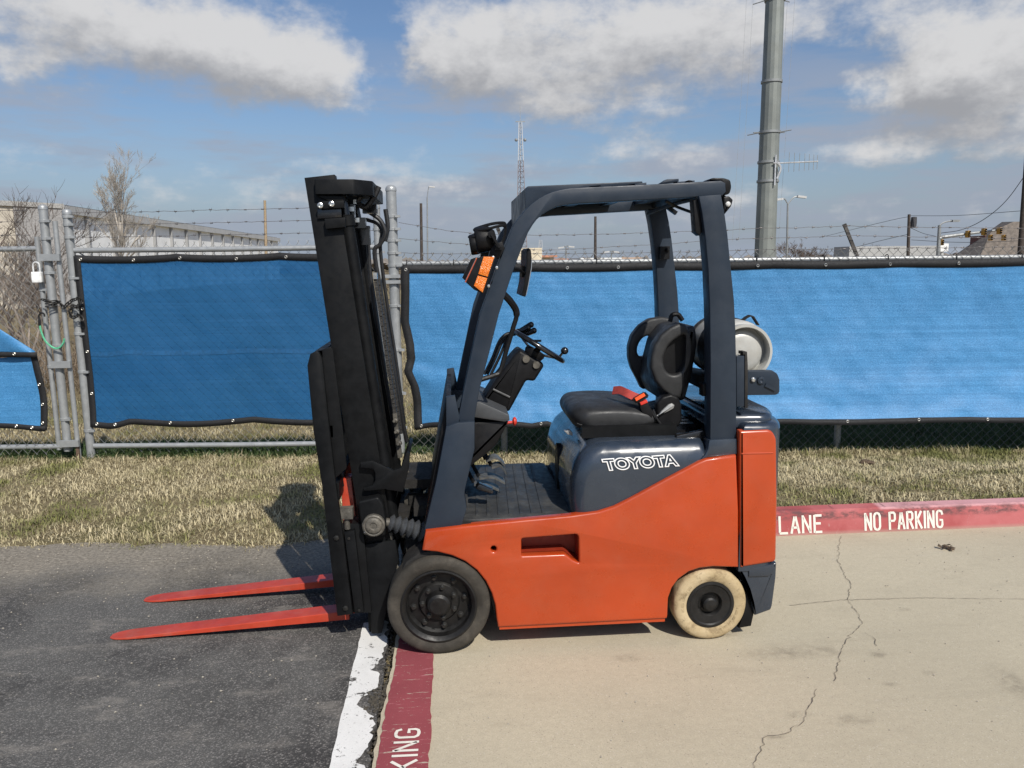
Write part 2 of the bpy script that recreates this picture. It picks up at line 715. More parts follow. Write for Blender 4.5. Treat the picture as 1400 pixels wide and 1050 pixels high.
WHT = mat_marking('white_line_paint', (.72, .71, .68), (.07, .066, .06), .585, (1, 1, 1), .04, .2)
STEN = mat_marking('white_stencil_paint', (.74, .70, .62), (.32, .10, .10), .64, (1, 1, 1), .06, .2)
rr = [(-.117 + r2.uniform(-.003, .003) + .004 * hsh(0, y * 6), y) for y in np.arange(1.2, 4.3, .03)]
rl = [(-.288 + r2.uniform(-.004, .004) - .022 * ss(3.4, 2.5, y), y) for y in np.arange(4.3, 1.2, -.03)]
strip = sheet('red_fire_lane_strip', rr + rl, .004, RED)
wl = [(-.477 + r2.uniform(-.003, .003), y) for y in np.arange(1.2, 3.72, .05)]
wr = []
for y in np.arange(3.72, 1.2, -.018):
    bite = .075 * math.exp(-((y - 2.98) / .07) ** 2) + .03 * math.exp(-((y - 3.25) / .05) ** 2) + .035 * math.exp(-((y - 2.62) / .06) ** 2)
    wr.append((-.348 + .006 * hsh(0, y * 7) + r2.uniform(-.009, .007) - (r2.uniform(.005, .02) if r2.random() < .12 else 0) - bite + .012 * ss(3.2, 2.5, y), y))
sheet('white_edge_line', wl + wr, .004, WHT)
# broken asphalt and grit in the gap between the line and the red strip
GRIT = plain('gap_grit', (.05, .043, .032), .95, 0, .6, 40, 1.0, 90)
m = MB()
for i in range(420):
    y = r2.uniform(2.3, 4.2)
    x = -.322 + r2.gauss(0, .011)
    if r2.random() < .3:
        y = 2.98 + r2.gauss(0, .05)
        x = -.345 + r2.gauss(0, .022)
    s = r2.uniform(.003, .010)
    m.ball((x, y, -.012 + s * .5 + (.012 if x < -.335 else 0)), (s, s * r2.uniform(.6, 1.3), s * .7), 5)
tag(m.build('grit', GRIT), kind='stuff')

# cracks and a saw-cut joint in the concrete


def ribbon(name, pts, w, z, mat, jag=.006, seed=1):
    q = random.Random(seed)
    P = []
    for a, b in zip(pts[:-1], pts[1:]):
        a, b = Vector(a), Vector(b)
        k = max(2, int((b - a).length / .018))
        for i in range(k):
            P.append(a.lerp(b, i / k) + Vector((q.gauss(0, jag), q.gauss(0, jag), 0)))
    P.append(Vector(pts[-1]))
    m = MB()
    for i, p in enumerate(P):
        t = (P[min(i + 1, len(P) - 1)] - P[max(i - 1, 0)]).normalized()
        n = Vector((-t.y, t.x, 0)) * w * q.uniform(.25, 1.0)
        m.v += [(p.x - n.x, p.y - n.y, z), (p.x + n.x, p.y + n.y, z)]
    m.f = [(2 * i, 2 * i + 1, 2 * i + 3, 2 * i + 2) for i in range(len(P) - 1)]
    return tag(m.build(name, mat, ang=0), kind='structure')


CRK = plain('crack_dirt', (.10, .082, .062), .95, 0, .5, 30)
cr = [G(px, py) for px, py in ((1149, 733), (1146, 765), (1152, 782), (1164, 800), (1158, 820), (1171, 838), (1179, 853), (1160, 872), (1150, 890), (1146, 910), (1140, 932))]
ribbon('pavement_crack', cr, .0017, .004, CRK, .004, 2)
cr = [G(px, py) for px, py in ((1117, 944), (1108, 962), (1098, 986), (1078, 1003), (1045, 1009), (1036, 1030), (1030, 1045), (1015, 1070))]
ribbon('pavement_crack', cr, .0016, .004, CRK, .004, 3)
ribbon('pavement_crack', [G(px, py) for px, py in ((1183, 866), (1192, 872), (1199, 884))], .0015, .004, CRK, .006, 4)
ribbon('pavement_joint', [G(px, py) for px, py in ((1080, 828), (1150, 821), (1260, 818), (1420, 820))], .0022, .004, plain('joint_dirt', (.24, .20, .15), .95), .002, 5)
STN = NT('oil_stain')
STN.set(col=(.11, .09, .07), rough=.9, spec=.2)
gd = STN.N.new('ShaderNodeTexGradient')
gd.gradient_type = 'SPHERICAL'
STN.L.new(STN.co, gd.inputs[0])
STN.set(alpha=STN.math('MULTIPLY', STN.step(gd.outputs['Fac'], .0, .9, 0, .24), STN.step(STN.noise(16, 8, .75), .36, .66)))
for px, py, rx, ry in ((1217, 936, .05, .028), (1270, 920, .04, .024), (1090, 978, .08, .035), (1205, 895, .09, .05), (1165, 985, .13, .05), (1235, 834, .05, .03), (990, 868, .10, .04), (1090, 892, .40, .09), (1060, 1008, .06, .02), (1395, 940, .10, .25), (860, 900, .1, .05)):
    p = G(px, py)
    m = MB()
    m.add([(math.cos(a) * rx, math.sin(a) * ry, 0) for a in np.linspace(0, 2 * math.pi, 20, endpoint=False)], [tuple(range(20))])
    # unit disc scaled so the stain's soft edge follows its outline
    m.v = [(x / rx, y / ry, 0) for x, y, z in m.v]
    o = tag(m.build('oil_stain', STN.m, ang=0), kind='structure')
    o.location = (p.x, p.y, .003)
    o.scale = (rx, ry, 1)

# back kerb: a raised concrete kerb painted red
KH = .155
m = MB()
prof = [(4.672, -.03), (4.672, .004), (4.676, .03), (4.692, .118), (4.702, .142), (4.720, KH), (4.80, KH + .004), (4.808, KH - .01), (4.808, -.05)]
xs = [-.24, -.16, -.06, .06] + list(np.arange(.25, 16, .25))
for i, x in enumerate(xs):
    k = ss(-.26, .10, x)
    for (y, z) in prof:
        m.v.append((x, y, z if z < .01 else .005 + (z - .005) * k))
n = len(prof)
m.f = [(i * n + j, i * n + j + 1, (i + 1) * n + j + 1, (i + 1) * n + j) for i in range(len(xs) - 1) for j in range(n - 1)]
m.f += [tuple(range(n)), tuple((len(xs) - 1) * n + j for j in range(n - 1, -1, -1))]


def mat_kerb():
    t = NT('kerb_paint_old')
    sp = t.N.new('ShaderNodeSeparateXYZ')
    t.L.new(t.pos, sp.inputs[0])
    c = t.mix(t.step(t.noise(2.5, 6, .6), .35, .65), (.33, .072, .072), (.43, .13, .13))
    # older pinker coat on the flat top right of the joint, scuffed grey along the upper edge
    pk = t.math('MULTIPLY', t.step(sp.outputs[2], .140, .150), t.step(sp.outputs[0], 2.80, 2.84))
    c = t.mix(pk, c, (.52, .27, .28))
    zz = t.math('ADD', sp.outputs[2], t.math('MULTIPLY', t.math('SUBTRACT', t.noise(2.2, 4, .5), .5), .07))
    band = t.math('MULTIPLY', t.step(zz, .085, .115), t.step(zz, .165, .135))
    c = t.mix(t.math('MULTIPLY', band, t.step(t.noise(16, 8, .75, stretch=(.7, 1, 1.5)), .38, .62, 0, .95)), c, (.10, .055, .055))
    c = t.mix(t.step(t.noise(30, 9, .75, stretch=(1, 1, .5)), .60, .68, 0, .6), c, (.40, .28, .25))
    c = t.mix(t.step(sp.outputs[2], .03, .0, 0, .7), c, (.38, .25, .21))
    t.set(col=c, rough=.8, spec=.3, nor=t.bump(t.noise(90, 5, .7), .5, .004))
    return t.m


tag(m.build('kerb', mat_kerb(), ang=25), kind='structure')
for x in (2.50, 2.86, 5.2):
    ribbon('kerb_joint', [(x, 4.71 + i * .02, KH + .0045) for i in range(5)], .0022, KH + .0048, CRK, .001, 9)

# stencilled letters: strokes with the gaps a stencil leaves
GL = {
    'L': [[(0, 1), (0, .08)], [(.02, 0), (.5, 0)]],
    'A': [[(0, 0), (.22, .95)], [(.30, .95), (.52, 0)], [(.12, .32), (.40, .32)]],
    'N': [[(0, 0), (0, 1)], [(.04, .92), (.46, .08)], [(.5, 0), (.5, 1)]],
    'E': [[(0, 0), (0, 1)], [(.07, 1), (.45, 1)], [(.07, .52), (.38, .52)], [(.07, 0), (.47, 0)]],
    'O': [[(.22, 1), (.08, .96), (0, .82), (0, .18), (.08, .04), (.22, 0)], [(.30, 0), (.44, .04), (.52, .18), (.52, .82), (.44, .96), (.30, 1)]],
    'P': [[(0, 0), (0, 1)], [(.07, 1), (.38, 1), (.48, .9), (.48, .6), (.38, .5), (.07, .5)]],
    'R': [[(0, 0), (0, 1)], [(.07, 1), (.38, 1), (.48, .9), (.48, .62), (.38, .52), (.07, .52)], [(.24, .48), (.5, 0)]],
    'K': [[(0, 0), (0, 1)], [(.07, .46), (.46, 1)], [(.16, .52), (.5, 0)]],
    'I': [[(.0, 0), (.0, 1)]],
    'G': [[(.50, .80), (.44, .96), (.30, 1), (.22, 1)], [(.14, .99), (.06, .95), (0, .82), (0, .18), (.08, .04), (.22, 0), (.32, 0), (.44, .04), (.50, .16), (.50, .44), (.30, .44)]],
    ' ': [],
}
GW = {'I': .0, ' ': .30}


def stencil(name, text, org, ex, ey, nrm, h, sw, parent=None, gap=.30, wid=1.0):
    """letters of height h from org along ex with tops towards ey, each letter a mesh lying off the surface along nrm"""
    ex, ey, nrm, org = Vector(ex), Vector(ey), Vector(nrm), Vector(org)
    x = 0.0
    for ch in text:
        m = MB()
        for st in GL[ch]:
            P = [org + ex * ((x + p[0] * wid) * h) + ey * (p[1] * h) for p in st]
            for i, p in enumerate(P):
                a = (P[i] - P[max(i - 1, 0)])
                b = (P[min(i + 1, len(P) - 1)] - P[i])
                t = ((a.normalized() if a.length else b.normalized()) + (b.normalized() if b.length else a.normalized())).normalized()
                s = nrm.cross(t).normalized() * sw / 2
                ext = t * (sw * .3) * (-1 if i == 0 else (1 if i == len(P) - 1 else 0))
                m.v += [tuple(p + ext - s + nrm * .003), tuple(p + ext + s + nrm * .003)]
            o = len(m.v) - 2 * len(P)
            m.f += [(o + 2 * i, o + 2 * i + 2, o + 2 * i + 3, o + 2 * i + 1) for i in range(len(P) - 1)]
        if m.v:
            tag(m.build(name, STEN, parent, ang=0, flip=False), kind='structure')
        x += GW.get(ch, .5) * wid + gap


d = G(565, 1030) - G(565, 1031)
stencil('stencil_letter', 'KING', (-.165, 2.525, .004), (.02, 1, 0), (-1, .02, 0), (0, 0, 1), .088, .013, gap=.34, wid=1.15)
fn = Vector((0, -.088, .016)).normalized()
fu = Vector((0, .016, .088)).normalized()
a, b = U(1066, 729, 4.676), U(1122, 727, 4.676)
stencil('stencil_letter', 'LANE', (a.x, 4.674, .018), (1, 0, 0), fu, fn, .108, .0155, gap=.27, wid=.92)
a, b = U(1183, 725, 4.676), U(1313, 720, 4.676)
stencil('stencil_letter', 'NO PARKING', (a.x, 4.674, .018), (1, 0, 0), fu, fn, .108, .0155, gap=.215, wid=.70)

# ------------------------------------------------------------------ grass


def grass(name, n, x0, x1, y0f, y1f, hmin, hmax, seed, dens=None):
    q = np.random.default_rng(seed)
    X = q.uniform(x0, x1, n * 2)
    lo = np.array([y0f(x) for x in X])
    hi = np.array([y1f(x) for x in X])
    Y = lo + (hi - lo) * q.uniform(0, 1, n * 2)
    if dens:
        keep = q.uniform(0, 1, n * 2) < np.array([dens(x, y) for x, y in zip(X, Y)])
        X, Y = X[keep], Y[keep]
    X, Y = X[:n], Y[:n]
    n = len(X)
    Z = np.array([zg(x, y) for x, y in zip(X, Y)]) - .004
    h = q.uniform(hmin, hmax, n) * (.75 + .5 * (np.sin(X * 5.1) * np.cos(Y * 6.3) * .5 + .5))
    az = q.uniform(0, 2 * np.pi, n)
    lean = q.uniform(.35, 1.75, n)
    w = q.uniform(.0018, .0042, n)
    dx, dy = np.cos(az), np.sin(az)
    sx, sy = -dy, dx
    # narrow blades: base pair, middle pair, tip
    V = np.zeros((n, 5, 3))
    mx, mz = h * .5 * np.sin(lean * .6), h * .55 * np.cos(lean * .6)
    tx, tz = h * np.sin(lean), h * np.cos(lean) * .95
    for i, (o, zz, s) in enumerate(((0, 0, 1), (0, 0, -1), (mx, mz, -.8), (mx, mz, .8), (tx, tz, 0))):
        V[:, i, 0] = X + dx * o + sx * w * s
        V[:, i, 1] = Y + dy * o + sy * w * s
        V[:, i, 2] = Z + zz
    b = np.arange(n)[:, None] * 5
    faces = np.concatenate([(b + np.array([0, 1, 2])), (b + np.array([0, 2, 3])), (b + np.array([3, 2, 4]))], 1).reshape(-1)
    me = bpy.data.meshes.new(name)
    me.vertices.add(n * 5)
    me.vertices.foreach_set('co', V.reshape(-1))
    me.loops.add(n * 9)
    me.loops.foreach_set('vertex_index', faces)
    me.polygons.add(n * 3)
    me.polygons.foreach_set('loop_start', np.arange(n * 3) * 3)
    me.update()
    me.validate()
    me.materials.append(GRASS)
    o = bpy.data.objects.new(name, me)
    C.objects.link(o)
    return tag(o, kind='stuff')


def mat_grass():
    t = NT('dry_grass')
    g = t.N.new('ShaderNodeNewGeometry')
    rnd = g.outputs['Random Per Island']
    straw = t.mix(rnd, (.26, .215, .12), (.60, .52, .335))
    green = t.mix(rnd, (.10, .115, .035), (.22, .215, .075))
    patch = t.noise(1.5, 5, .6)
    k = t.math('ADD', t.math('MULTIPLY', t.step(patch, .40, .68), .75), t.math('MULTIPLY', rnd, .45))
    t.set(col=t.mix(t.step(k, .35, .95), straw, green), rough=.75, spec=.25)
    return t.m


GRASS = mat_grass()


def bare(x, y):
    d = 1.0
    d -= .8 * math.exp(-(((x + 2.75) / .75) ** 2 + ((y - 5.75) / .16) ** 2))
    d -= .45 * math.exp(-(((x + 3.6) / .9) ** 2 + ((y - 6.3) / .12) ** 2))
    d -= .3 * max(0, hsh(x * 2.1, y * 3.3) - .3)
    return max(.1, d)


def edge_l(x):
    return 4.93 + .06 * hsh(x * 1.3, 0) + .05 * hsh(x * 4.3, 3) + .10 * ss(-1.2, -2.6, x) + .09 * hsh(x * 6, 1) + .06 * hsh(x * 19, 2)


def lawn0(x):
    return 4.815 if x > -.2 else edge_l(x)


grass('lawn_grass', 105000, -5.2, 6.3, lawn0, lambda x: FY(x) + .12, .025, .066, 1, bare)
grass('lawn_grass', 5000, -5.2, 6.3, lambda x: FY(x) - .16, lambda x: FY(x) - .02, .05, .10, 2)
grass('verge_grass', 2600, -5.2, -.3, lambda x: edge_l(x) - .16 - .12 * abs(hsh(x * 7, 5)), lambda x: edge_l(x) + .02, .015, .05, 8)
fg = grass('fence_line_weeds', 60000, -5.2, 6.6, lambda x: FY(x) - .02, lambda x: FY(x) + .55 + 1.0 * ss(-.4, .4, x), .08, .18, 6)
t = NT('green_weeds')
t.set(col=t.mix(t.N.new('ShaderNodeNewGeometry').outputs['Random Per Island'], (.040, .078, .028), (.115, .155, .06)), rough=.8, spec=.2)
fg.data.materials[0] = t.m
grass('field_grass', 60000, -7.5, 7.5, lambda x: FY(x) + .5, lambda x: FY(x) + 3.5, .04, .10, 3)
grass('field_grass', 26000, -13, 2.0, lambda x: FY(x) + 3.4, lambda x: FY(x) + 14, .08, .25, 4)

# ------------------------------------------------------------------ gates, fence, screens
GALV = plain('galvanised_steel', (.33, .34, .34), .40, .35, .08, 12, .06, 120)
GALV2 = plain('galvanised_wire', (.30, .30, .29), .45, .6, .15, 30)
WIRE = plain('barbed_wire_rust', (.12, .11, .11), .6, .5, .3, 60)
RODM = plain('rusty_steel', (.13, .085, .06), .8, .2, .3, 60)
HEM = plain('black_hem_webbing', (.008, .008, .009), .75, 0, .4, 60, .5, 160)
BRASS = plain('grommet', (.55, .53, .48), .35, .8)


def mat_screen(name, a, b, glint, sc):
    t = NT(name)
    w = t.noise(120, 4, .85, stretch=(1, 1, 1.6))
    w2 = t.noise(300, 2, .7, stretch=(.25, 1, 1))
    big = t.noise(2.1, 6, .6, stretch=(1, 1, .5))
    c = t.mix(t.step(big, .2, .8, .25, .75), a, b)
    c = t.mix(t.step(w, .40, .72, 0, glint), c, tuple(min(1, x * 1.5 + .10) for x in b))  # sparkle of the weave, painted in as paler flecks
    c = t.mix(t.step(w2, .40, .62, 0, glint * .5), c, tuple(x * .55 for x in a))
    streak = t.noise(6, 8, .75, stretch=(.18, 1, 7))
    c = t.mix(t.step(streak, .48, .72, 0, .30), c, tuple(min(1, x * 1.3 + .04) for x in b))
    band = t.noise(3, 6, .7, stretch=(.06, 1, 16))
    c = t.mix(t.step(band, .40, .62, 0, .28), c, tuple(x * .68 for x in a))
    t.set(col=c, rough=.55, spec=.4, nor=t.bump(t.noise(2.6, 6, .65), .16, .05, t.bump(w, .25, .004)))
    return t.m


SCR_R = mat_screen('bright_blue_mesh_fabric', (.022, .150, .345), (.046, .225, .455), .85, 1)  # brighter of the two blue weaves
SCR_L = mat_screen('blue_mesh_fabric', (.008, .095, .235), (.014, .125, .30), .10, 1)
nt_ = SCR_L.node_tree
b_ = nt_.nodes['Principled BSDF']
src = b_.inputs['Base Color'].links[0].from_socket


def nd(op, a, b=None):
    n = nt_.nodes.new('ShaderNodeMath')
    n.operation = op
    for i, v in enumerate((a, b)):
        if isinstance(v, (int, float)):
            n.inputs[i].default_value = v
        elif v is not None:
            nt_.links.new(v, n.inputs[i])
    return n.outputs[0]


sx_ = nt_.nodes.new('ShaderNodeSeparateXYZ')
nt_.links.new(nt_.nodes.new('ShaderNodeNewGeometry').outputs['Position'], sx_.inputs[0])
ln_ = None                                                  # wires showing dark through the sunlit cloth, painted as lines in its colour
for sg in (1, -1):
    a_ = nd('FRACT', nd('ADD', nd('MULTIPLY', nd('ADD', sx_.outputs[0], nd('MULTIPLY', sx_.outputs[2], sg)), 1 / .0845), 100.0))
    a_ = nd('LESS_THAN', nd('ABSOLUTE', nd('SUBTRACT', a_, .5)), .055)
    ln_ = a_ if ln_ is None else nd('MAXIMUM', ln_, nd('MULTIPLY', a_, .55))
mc_ = nt_.nodes.new('ShaderNodeMix')
mc_.data_type = 'RGBA'
mc_.blend_type = 'MULTIPLY'
nt_.links.new(nd('MULTIPLY', ln_, .42), mc_.inputs[0])
nt_.links.new(src, mc_.inputs[6])
mc_.inputs[7].default_value = (.35, .45, .5, 1)
nt_.links.new(mc_.outputs[2], b_.inputs['Base Color'])                                       # open weave: a fifth of what is behind shows through
tr_ = nt_.nodes.new('ShaderNodeBsdfTransparent')
tr_.inputs[0].default_value = (.45, .75, 1, 1)
mx_ = nt_.nodes.new('ShaderNodeMixShader')
mx_.inputs[0].default_value = .34
nt_.links.new(nt_.nodes['Principled BSDF'].outputs[0], mx_.inputs[1])
nt_.links.new(tr_.outputs[0], mx_.inputs[2])
nt_.links.new(mx_.outputs[0], nt_.nodes['Material Output'].inputs[0])
FT = Vector((1, -FK, 0)).normalized()
FN = Vector((-FK, -1, 0)).normalized()


def fp(x, z, off=0.0):
    p = Vector((x, FY(x), z)) + FN * off
    return p


def chain_link(x0, x1, z0, z1, parent, pitch=.0845, r=.0024, off=.0, mat=None):
    m = MB()
    h = pitch / 2
    nw = int((x1 - x0) / h)
    nz = int((z1 - z0) / h)
    for i in range(nw):
        P = []
        for j in range(nz + 1):
            k = (i + j) % 2
            P.append(fp(x0 + h * (i + k) + .002 * math.sin(i * 2.1 + j), z0 + h * j, off + (.004 if k else -.004)))
        # knuckle ends
        m.tube([P[0] + Vector((0, 0, -.012)) + FT * .006] + P + [P[-1] + Vector((0, 0, .022)) + FT * (.008 if (i + nz) % 2 else -.008)], r, 4, False)
    o = m.build('chain_link', mat or GALV2, parent, ang=60, flip=False)
    return tag(o, kind='stuff')


def barbed(pts, parent, r=.0026, seed=0, sag=0.0, step=.125):
    q = random.Random(seed)
    P = []
    for a, b in zip(pts[:-1], pts[1:]):
        a, b = Vector(a), Vector(b)
        k = max(2, int((b - a).length / .05))
        for i in range(k):
            t = i / k
            P.append(a.lerp(b, t) + Vector((0, q.gauss(0, .0015), -sag * 4 * t * (1 - t) + q.gauss(0, .002))))
    P.append(Vector(pts[-1]))
    m = MB()
    m.tube(P, r, 4)
    d = 0
    for i in range(1, len(P)):
        d += (P[i] - P[i - 1]).length
        if d > step:
            d = 0
            c = P[i]
            m.tube([c - FT * .012, c + FT * .012], r * 1.9, 5)
            for s in (-1, 1):
                an = q.uniform(0, 3.1)
                v = Vector((.25 * s, math.cos(an), math.sin(an))) * .017
                m.tube([c + FT * s * .006 - v, c + FT * s * .006 + v], [.0006, .0016] if s > 0 else [.0016, .0006], 3)
    return m.build('barbed_wire', WIRE, parent, ang=0, flip=False)


def pole(name, x, z0, z1, r, parent, off=0.0, mat=None, cap=True, bands=(), z_lean=0.0):
    m = MB()
    b = fp(x, 0, off)
    prof = [(r, z0), (r, z1)]
    if cap:
        prof += [(r * 1.08, z1), (r * 1.08, z1 + .02)] + [(r * 1.08 * math.cos(a), z1 + .02 + r * .75 * math.sin(a)) for a in (.5, 1.0, 1.4, 1.57)]
    else:
        prof += [(0, z1)]
    m.lathe(prof, b, (z_lean, 0, 1), 16)
    o = m.build(name, mat or GALV, parent)
    for z in bands:
        mb = MB()
        mb.lathe([(r, z - .014), (r + .006, z - .012), (r + .006, z + .012), (r, z + .014)], b, (z_lean, 0, 1), 16)
        mb.box((b.x + r * .6, b.y - r - .012, z - .01), (b.x + r + .03, b.y - r * .5, z + .01))
        mb.build('band', GALV, o)
    return o


def rail(name, x0, x1, z, r, parent, off=0.0):
    m = MB()
    m.tube([fp(x0, z, off), fp((x0 + x1) / 2, z - .004, off), fp(x1, z, off)], r, 12)
    return m.build(name, GALV, parent)


def screen_sheet(name, fn, nu, nv, mat, parent=None):
    m = MB()
    m.v = [tuple(fn(i / nu, j / nv)) for j in range(nv + 1) for i in range(nu + 1)]
    m.f = [(j * (nu + 1) + i, j * (nu + 1) + i + 1, (j + 1) * (nu + 1) + i + 1, (j + 1) * (nu + 1) + i) for j in range(nv) for i in range(nu)]
    o = m.build(name, mat, parent, ang=80, flip=False)
    sol = o.modifiers.new('thickness', 'SOLIDIFY')
    sol.thickness = .002
    return o


def hem_strip(pts, parent, w0=.0015):
    """pts: pairs (outer, inner)"""
    m = MB()
    for a, b in pts:
        m.v += [tuple(a), tuple(b)]
    m.f = [(2 * i, 2 * i + 1, 2 * i + 3, 2 * i + 2) for i in range(len(pts) - 1)]
    o = m.build('hem', HEM, parent, ang=80, flip=False)
    sol = o.modifiers.new('thickness', 'SOLIDIFY')
    sol.thickness = .005
    sol.offset = 0
    return o


def grommet(p, parent, r=.014):
    m = MB()
    m.lathe([(r, 0), (r, .004), (r * .75, .007), (r * .5, .004), (r * .5, 0)], Vector(p), FN, 12)
    return m.build('grommet', BRASS, parent)


# --- gate leaf between the two tall posts (blue screen tied behind its mesh)
gate = empty('chain_link_gate', fp(-2.0, 0), 'wide galvanised chain link gate leaf left of the mast covered by a deep blue screen', 'gate', 'chain link gate leaves')
pole('gate_post', -3.375, .0, 2.262, .037, gate, bands=(2.24, 2.17, 2.06, 1.70, 1.2, .85, .30), z_lean=.0)
pole('gate_post', -.635, .05, 2.28, .032, gate, bands=(2.1, 1.9, 1.0, .3))
rail('top_rail', -3.34, -.66, 1.945, .024, gate)
rail('bottom_rail', -3.34, -.66, .150, .024, gate)
chain_link(-3.335, -.67, .09, 2.03, gate, off=-.022)
m = MB()
m.tube([fp(-3.33, 1.93, -.04), fp(-.68, .17, -.04)], .006, 6)
m.build('truss_rod', GALV, gate)
for i, (za, zb) in enumerate(((2.275, 2.31), (2.168, 2.20), (2.062, 2.09))):
    barbed([fp(-3.34, za), fp(-2.0, (za + zb) / 2 - .008), fp(-.62, zb)], gate, seed=i, sag=.004)


def scr(name, loc, label):
    return empty(name, loc, label, 'windscreen', 'blue windscreens tied to the fence')


s1 = scr('privacy_screen', fp(-2.0, .3), 'deep blue privacy screen on the wide gate leaf left of the mast')


def s1f(u, v):
    x0 = -3.335 + .03 * (1 - v) * .0 + .045 * math.sin(v * math.pi) * .25
    x = x0 + u * (-.72 - x0)
    top = 1.895 - .018 * abs(math.sin(u * 9.0)) ** .7
    bot = .335 + .035 * (1 - abs(math.cos(u * 7.2 + .6))) - .03 * math.exp(-((u - .075) / .05) ** 2)
    z = bot + v * (top - bot)
    y = .018 + .010 * hsh(x * 2.2, z * 2.0) + .006 * math.sin(x * 5 + z * 4)
    return fp(x, z, y)


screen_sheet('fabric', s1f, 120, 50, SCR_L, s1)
HW = .030
hem_strip([(s1f(u, 1) + Vector((0, -.004, .012)), s1f(u, 1 - HW * 1.1) + Vector((0, -.004, 0))) for u in np.linspace(0, 1, 90)], s1)
hem_strip([(s1f(u, 0) + Vector((0, -.004, -.01)), s1f(u, HW) + Vector((0, -.004, 0))) for u in np.linspace(0, 1, 90)], s1)
hem_strip([(s1f(0, v) + Vector((-.01, -.005, 0)), s1f(.018, v) + Vector((0, -.005, 0))) for v in np.linspace(0, 1, 50)], s1)
m = MB()
for u in np.linspace(0.02, 1, 80):
    a, b = s1f(u, .425), s1f(u, .452)
    m.v += [tuple(a + Vector((0, -.003, 0))), tuple(b + Vector((0, -.003, 0)))]
m.f = [(2 * i, 2 * i + 1, 2 * i + 3, 2 * i + 2) for i in range(79)]
m.build('seam_band', plain('blue_webbing', (.007, .080, .20), .7, 0, .2, 40), s1, flip=False)
for u in (.02, .2, .36, .55, .72):
    grommet(s1f(u, .985) + Vector((0, -.008, 0)), s1)
for u in (.02, .085, .28, .5):
    grommet(s1f(u, .018) + Vector((0, -.008, 0)), s1)
for v in (.2, .45, .7):
    grommet(s1f(.009, v) + Vector((0, -.008, 0)), s1)

# --- left gate leaf
lg = empty('chain_link_gate', fp(-3.9, 0), 'galvanised chain link gate leaf at the left edge with a padlock and a folded screen', 'gate', 'chain link gate leaves')
pole('gate_post', -3.555, .12, 2.30, .036, lg, off=.05, bands=(2.20, 2.05, 1.90, 1.75, 1.1, .42), z_lean=.0)
pole('gate_stile', -3.665, .12, 2.07, .022, lg, bands=(1.6, .9), cap=False)
pole('drop_rod', -3.455, .02, 2.20, .021, lg, off=.06, cap=False)
for z in (1.885, .93, .20):
    m = MB()
    m.box((-3.60, FY(-3.5) - .115, z - .03), (-3.43, FY(-3.5) - .085, z + .03))
    m.build('bracket', GALV, lg)
m = MB()
m.box((-3.468, FY(-3.45) - .09, -.08), (-3.442, FY(-3.45) - .07, .2))
m.build('ground_stake', RODM, lg)
rail('top_rail', -6.4, -3.67, 1.965, .024, lg)
rail('bottom_rail', -6.4, -3.60, .150, .024, lg)
chain_link(-6.4, -3.66, .09, 2.03, lg, off=.022)
for i, z in enumerate((2.30, 2.20, 2.085)):
    barbed([fp(-6.4, z), fp(-3.72, z)], lg, seed=10 + i)
s2 = scr('privacy_screen', fp(-4.2, .3), 'short blue privacy screen with folded-over top flap at the left edge')


def s2f(u, v):
    x = -6.3 + u * (-3.735 + 6.3) + .03 * math.sin(v * 3.1 + .4) * u - .02 * u
    top = .985 - .02 * math.sin(u * 11)
    bot = .335 + .02 * math.sin(u * 17)
    z = bot + v * (top - bot)
    k = math.sin((x * 3.0 + z * 4.2)) * .012 + .010 * hsh(x * 3, z * 3)
    return fp(x, z, .045 + k)


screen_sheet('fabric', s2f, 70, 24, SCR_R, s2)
hem_strip([(s2f(u, 0) + Vector((0, -.006, -.01)), s2f(u, .05) + Vector((0, -.006, .005))) for u in np.linspace(0, 1, 60)], s2)
hem_strip([(s2f(1, v) + Vector((.015, -.006, 0)), s2f(.982, v) + Vector((0, -.006, 0))) for v in np.linspace(0, 1, 24)], s2)
hem_strip([(fp(x, 1.052 - .01 * math.sin(x * 3), .075), fp(x, 1.005 - .01 * math.sin(x * 3), .075)) for x in np.linspace(-6.3, -3.73, 30)], s2)


def s2fl(u, v):
    x = -6.3 + u * (-3.76 + 6.3)
    h = max(.004, (x + 3.745) / (-4.02 + 3.745) * .205) if x > -4.8 else .205 * 3.8
    return fp(x, 1.035 + v * h, .06 + .015 * math.sin(x * 8 + v * 3))


screen_sheet('flap', s2fl, 50, 10, SCR_R, s2)
for u in (.955, .90):
    grommet(s2f(u, .03) + Vector((0, -.014, 0)), s2)
for v in (.1, .35, .62):
    grommet(s2f(.991, v) + Vector((0, -.014, 0)), s2)
grommet(fp(-3.93, 1.03, .083), s2)
# padlock, bungee, chain
p = UF(51, 370, .06)
lk = empty('padlock', p, 'white padlock hanging on the chain link of the left gate leaf', 'padlock')
m = MB()
m.prism(rounded([(p.x - .043, p.z - .105), (p.x + .043, p.z - .105), (p.x + .043, p.z - .01), (p.x - .043, p.z - .01)], .008), p.y - .03, p.y + .01, .005)
m.build('body', plain('white_lock_body', (.80, .80, .78), .35), lk)
m = MB()
m.tube([(p.x - .028, p.y - .01, p.z - .02), (p.x - .028, p.y - .01, p.z + .035)] + [(p.x + .028 * math.cos(a), p.y - .01, p.z + .045 + .03 * math.sin(a)) for a in np.linspace(2.8, .3, 8)] + [(p.x + .028, p.y - .01, p.z - .02)], .007, 8)
m.build('shackle', plain('lock_shackle', (.75, .75, .74), .3, .3), lk)
b = [UF(x, y, .12) for x, y in ((54, 441), (56, 452), (62, 466), (72, 475), (80, 476), (86, 470), (88, 463))]
bc = empty('bungee_cord', b[0], 'green bungee cord with black hook tied round the gate posts', 'cord')
m = MB()
m.tube(smoothed(b, 4), .0085, 6)
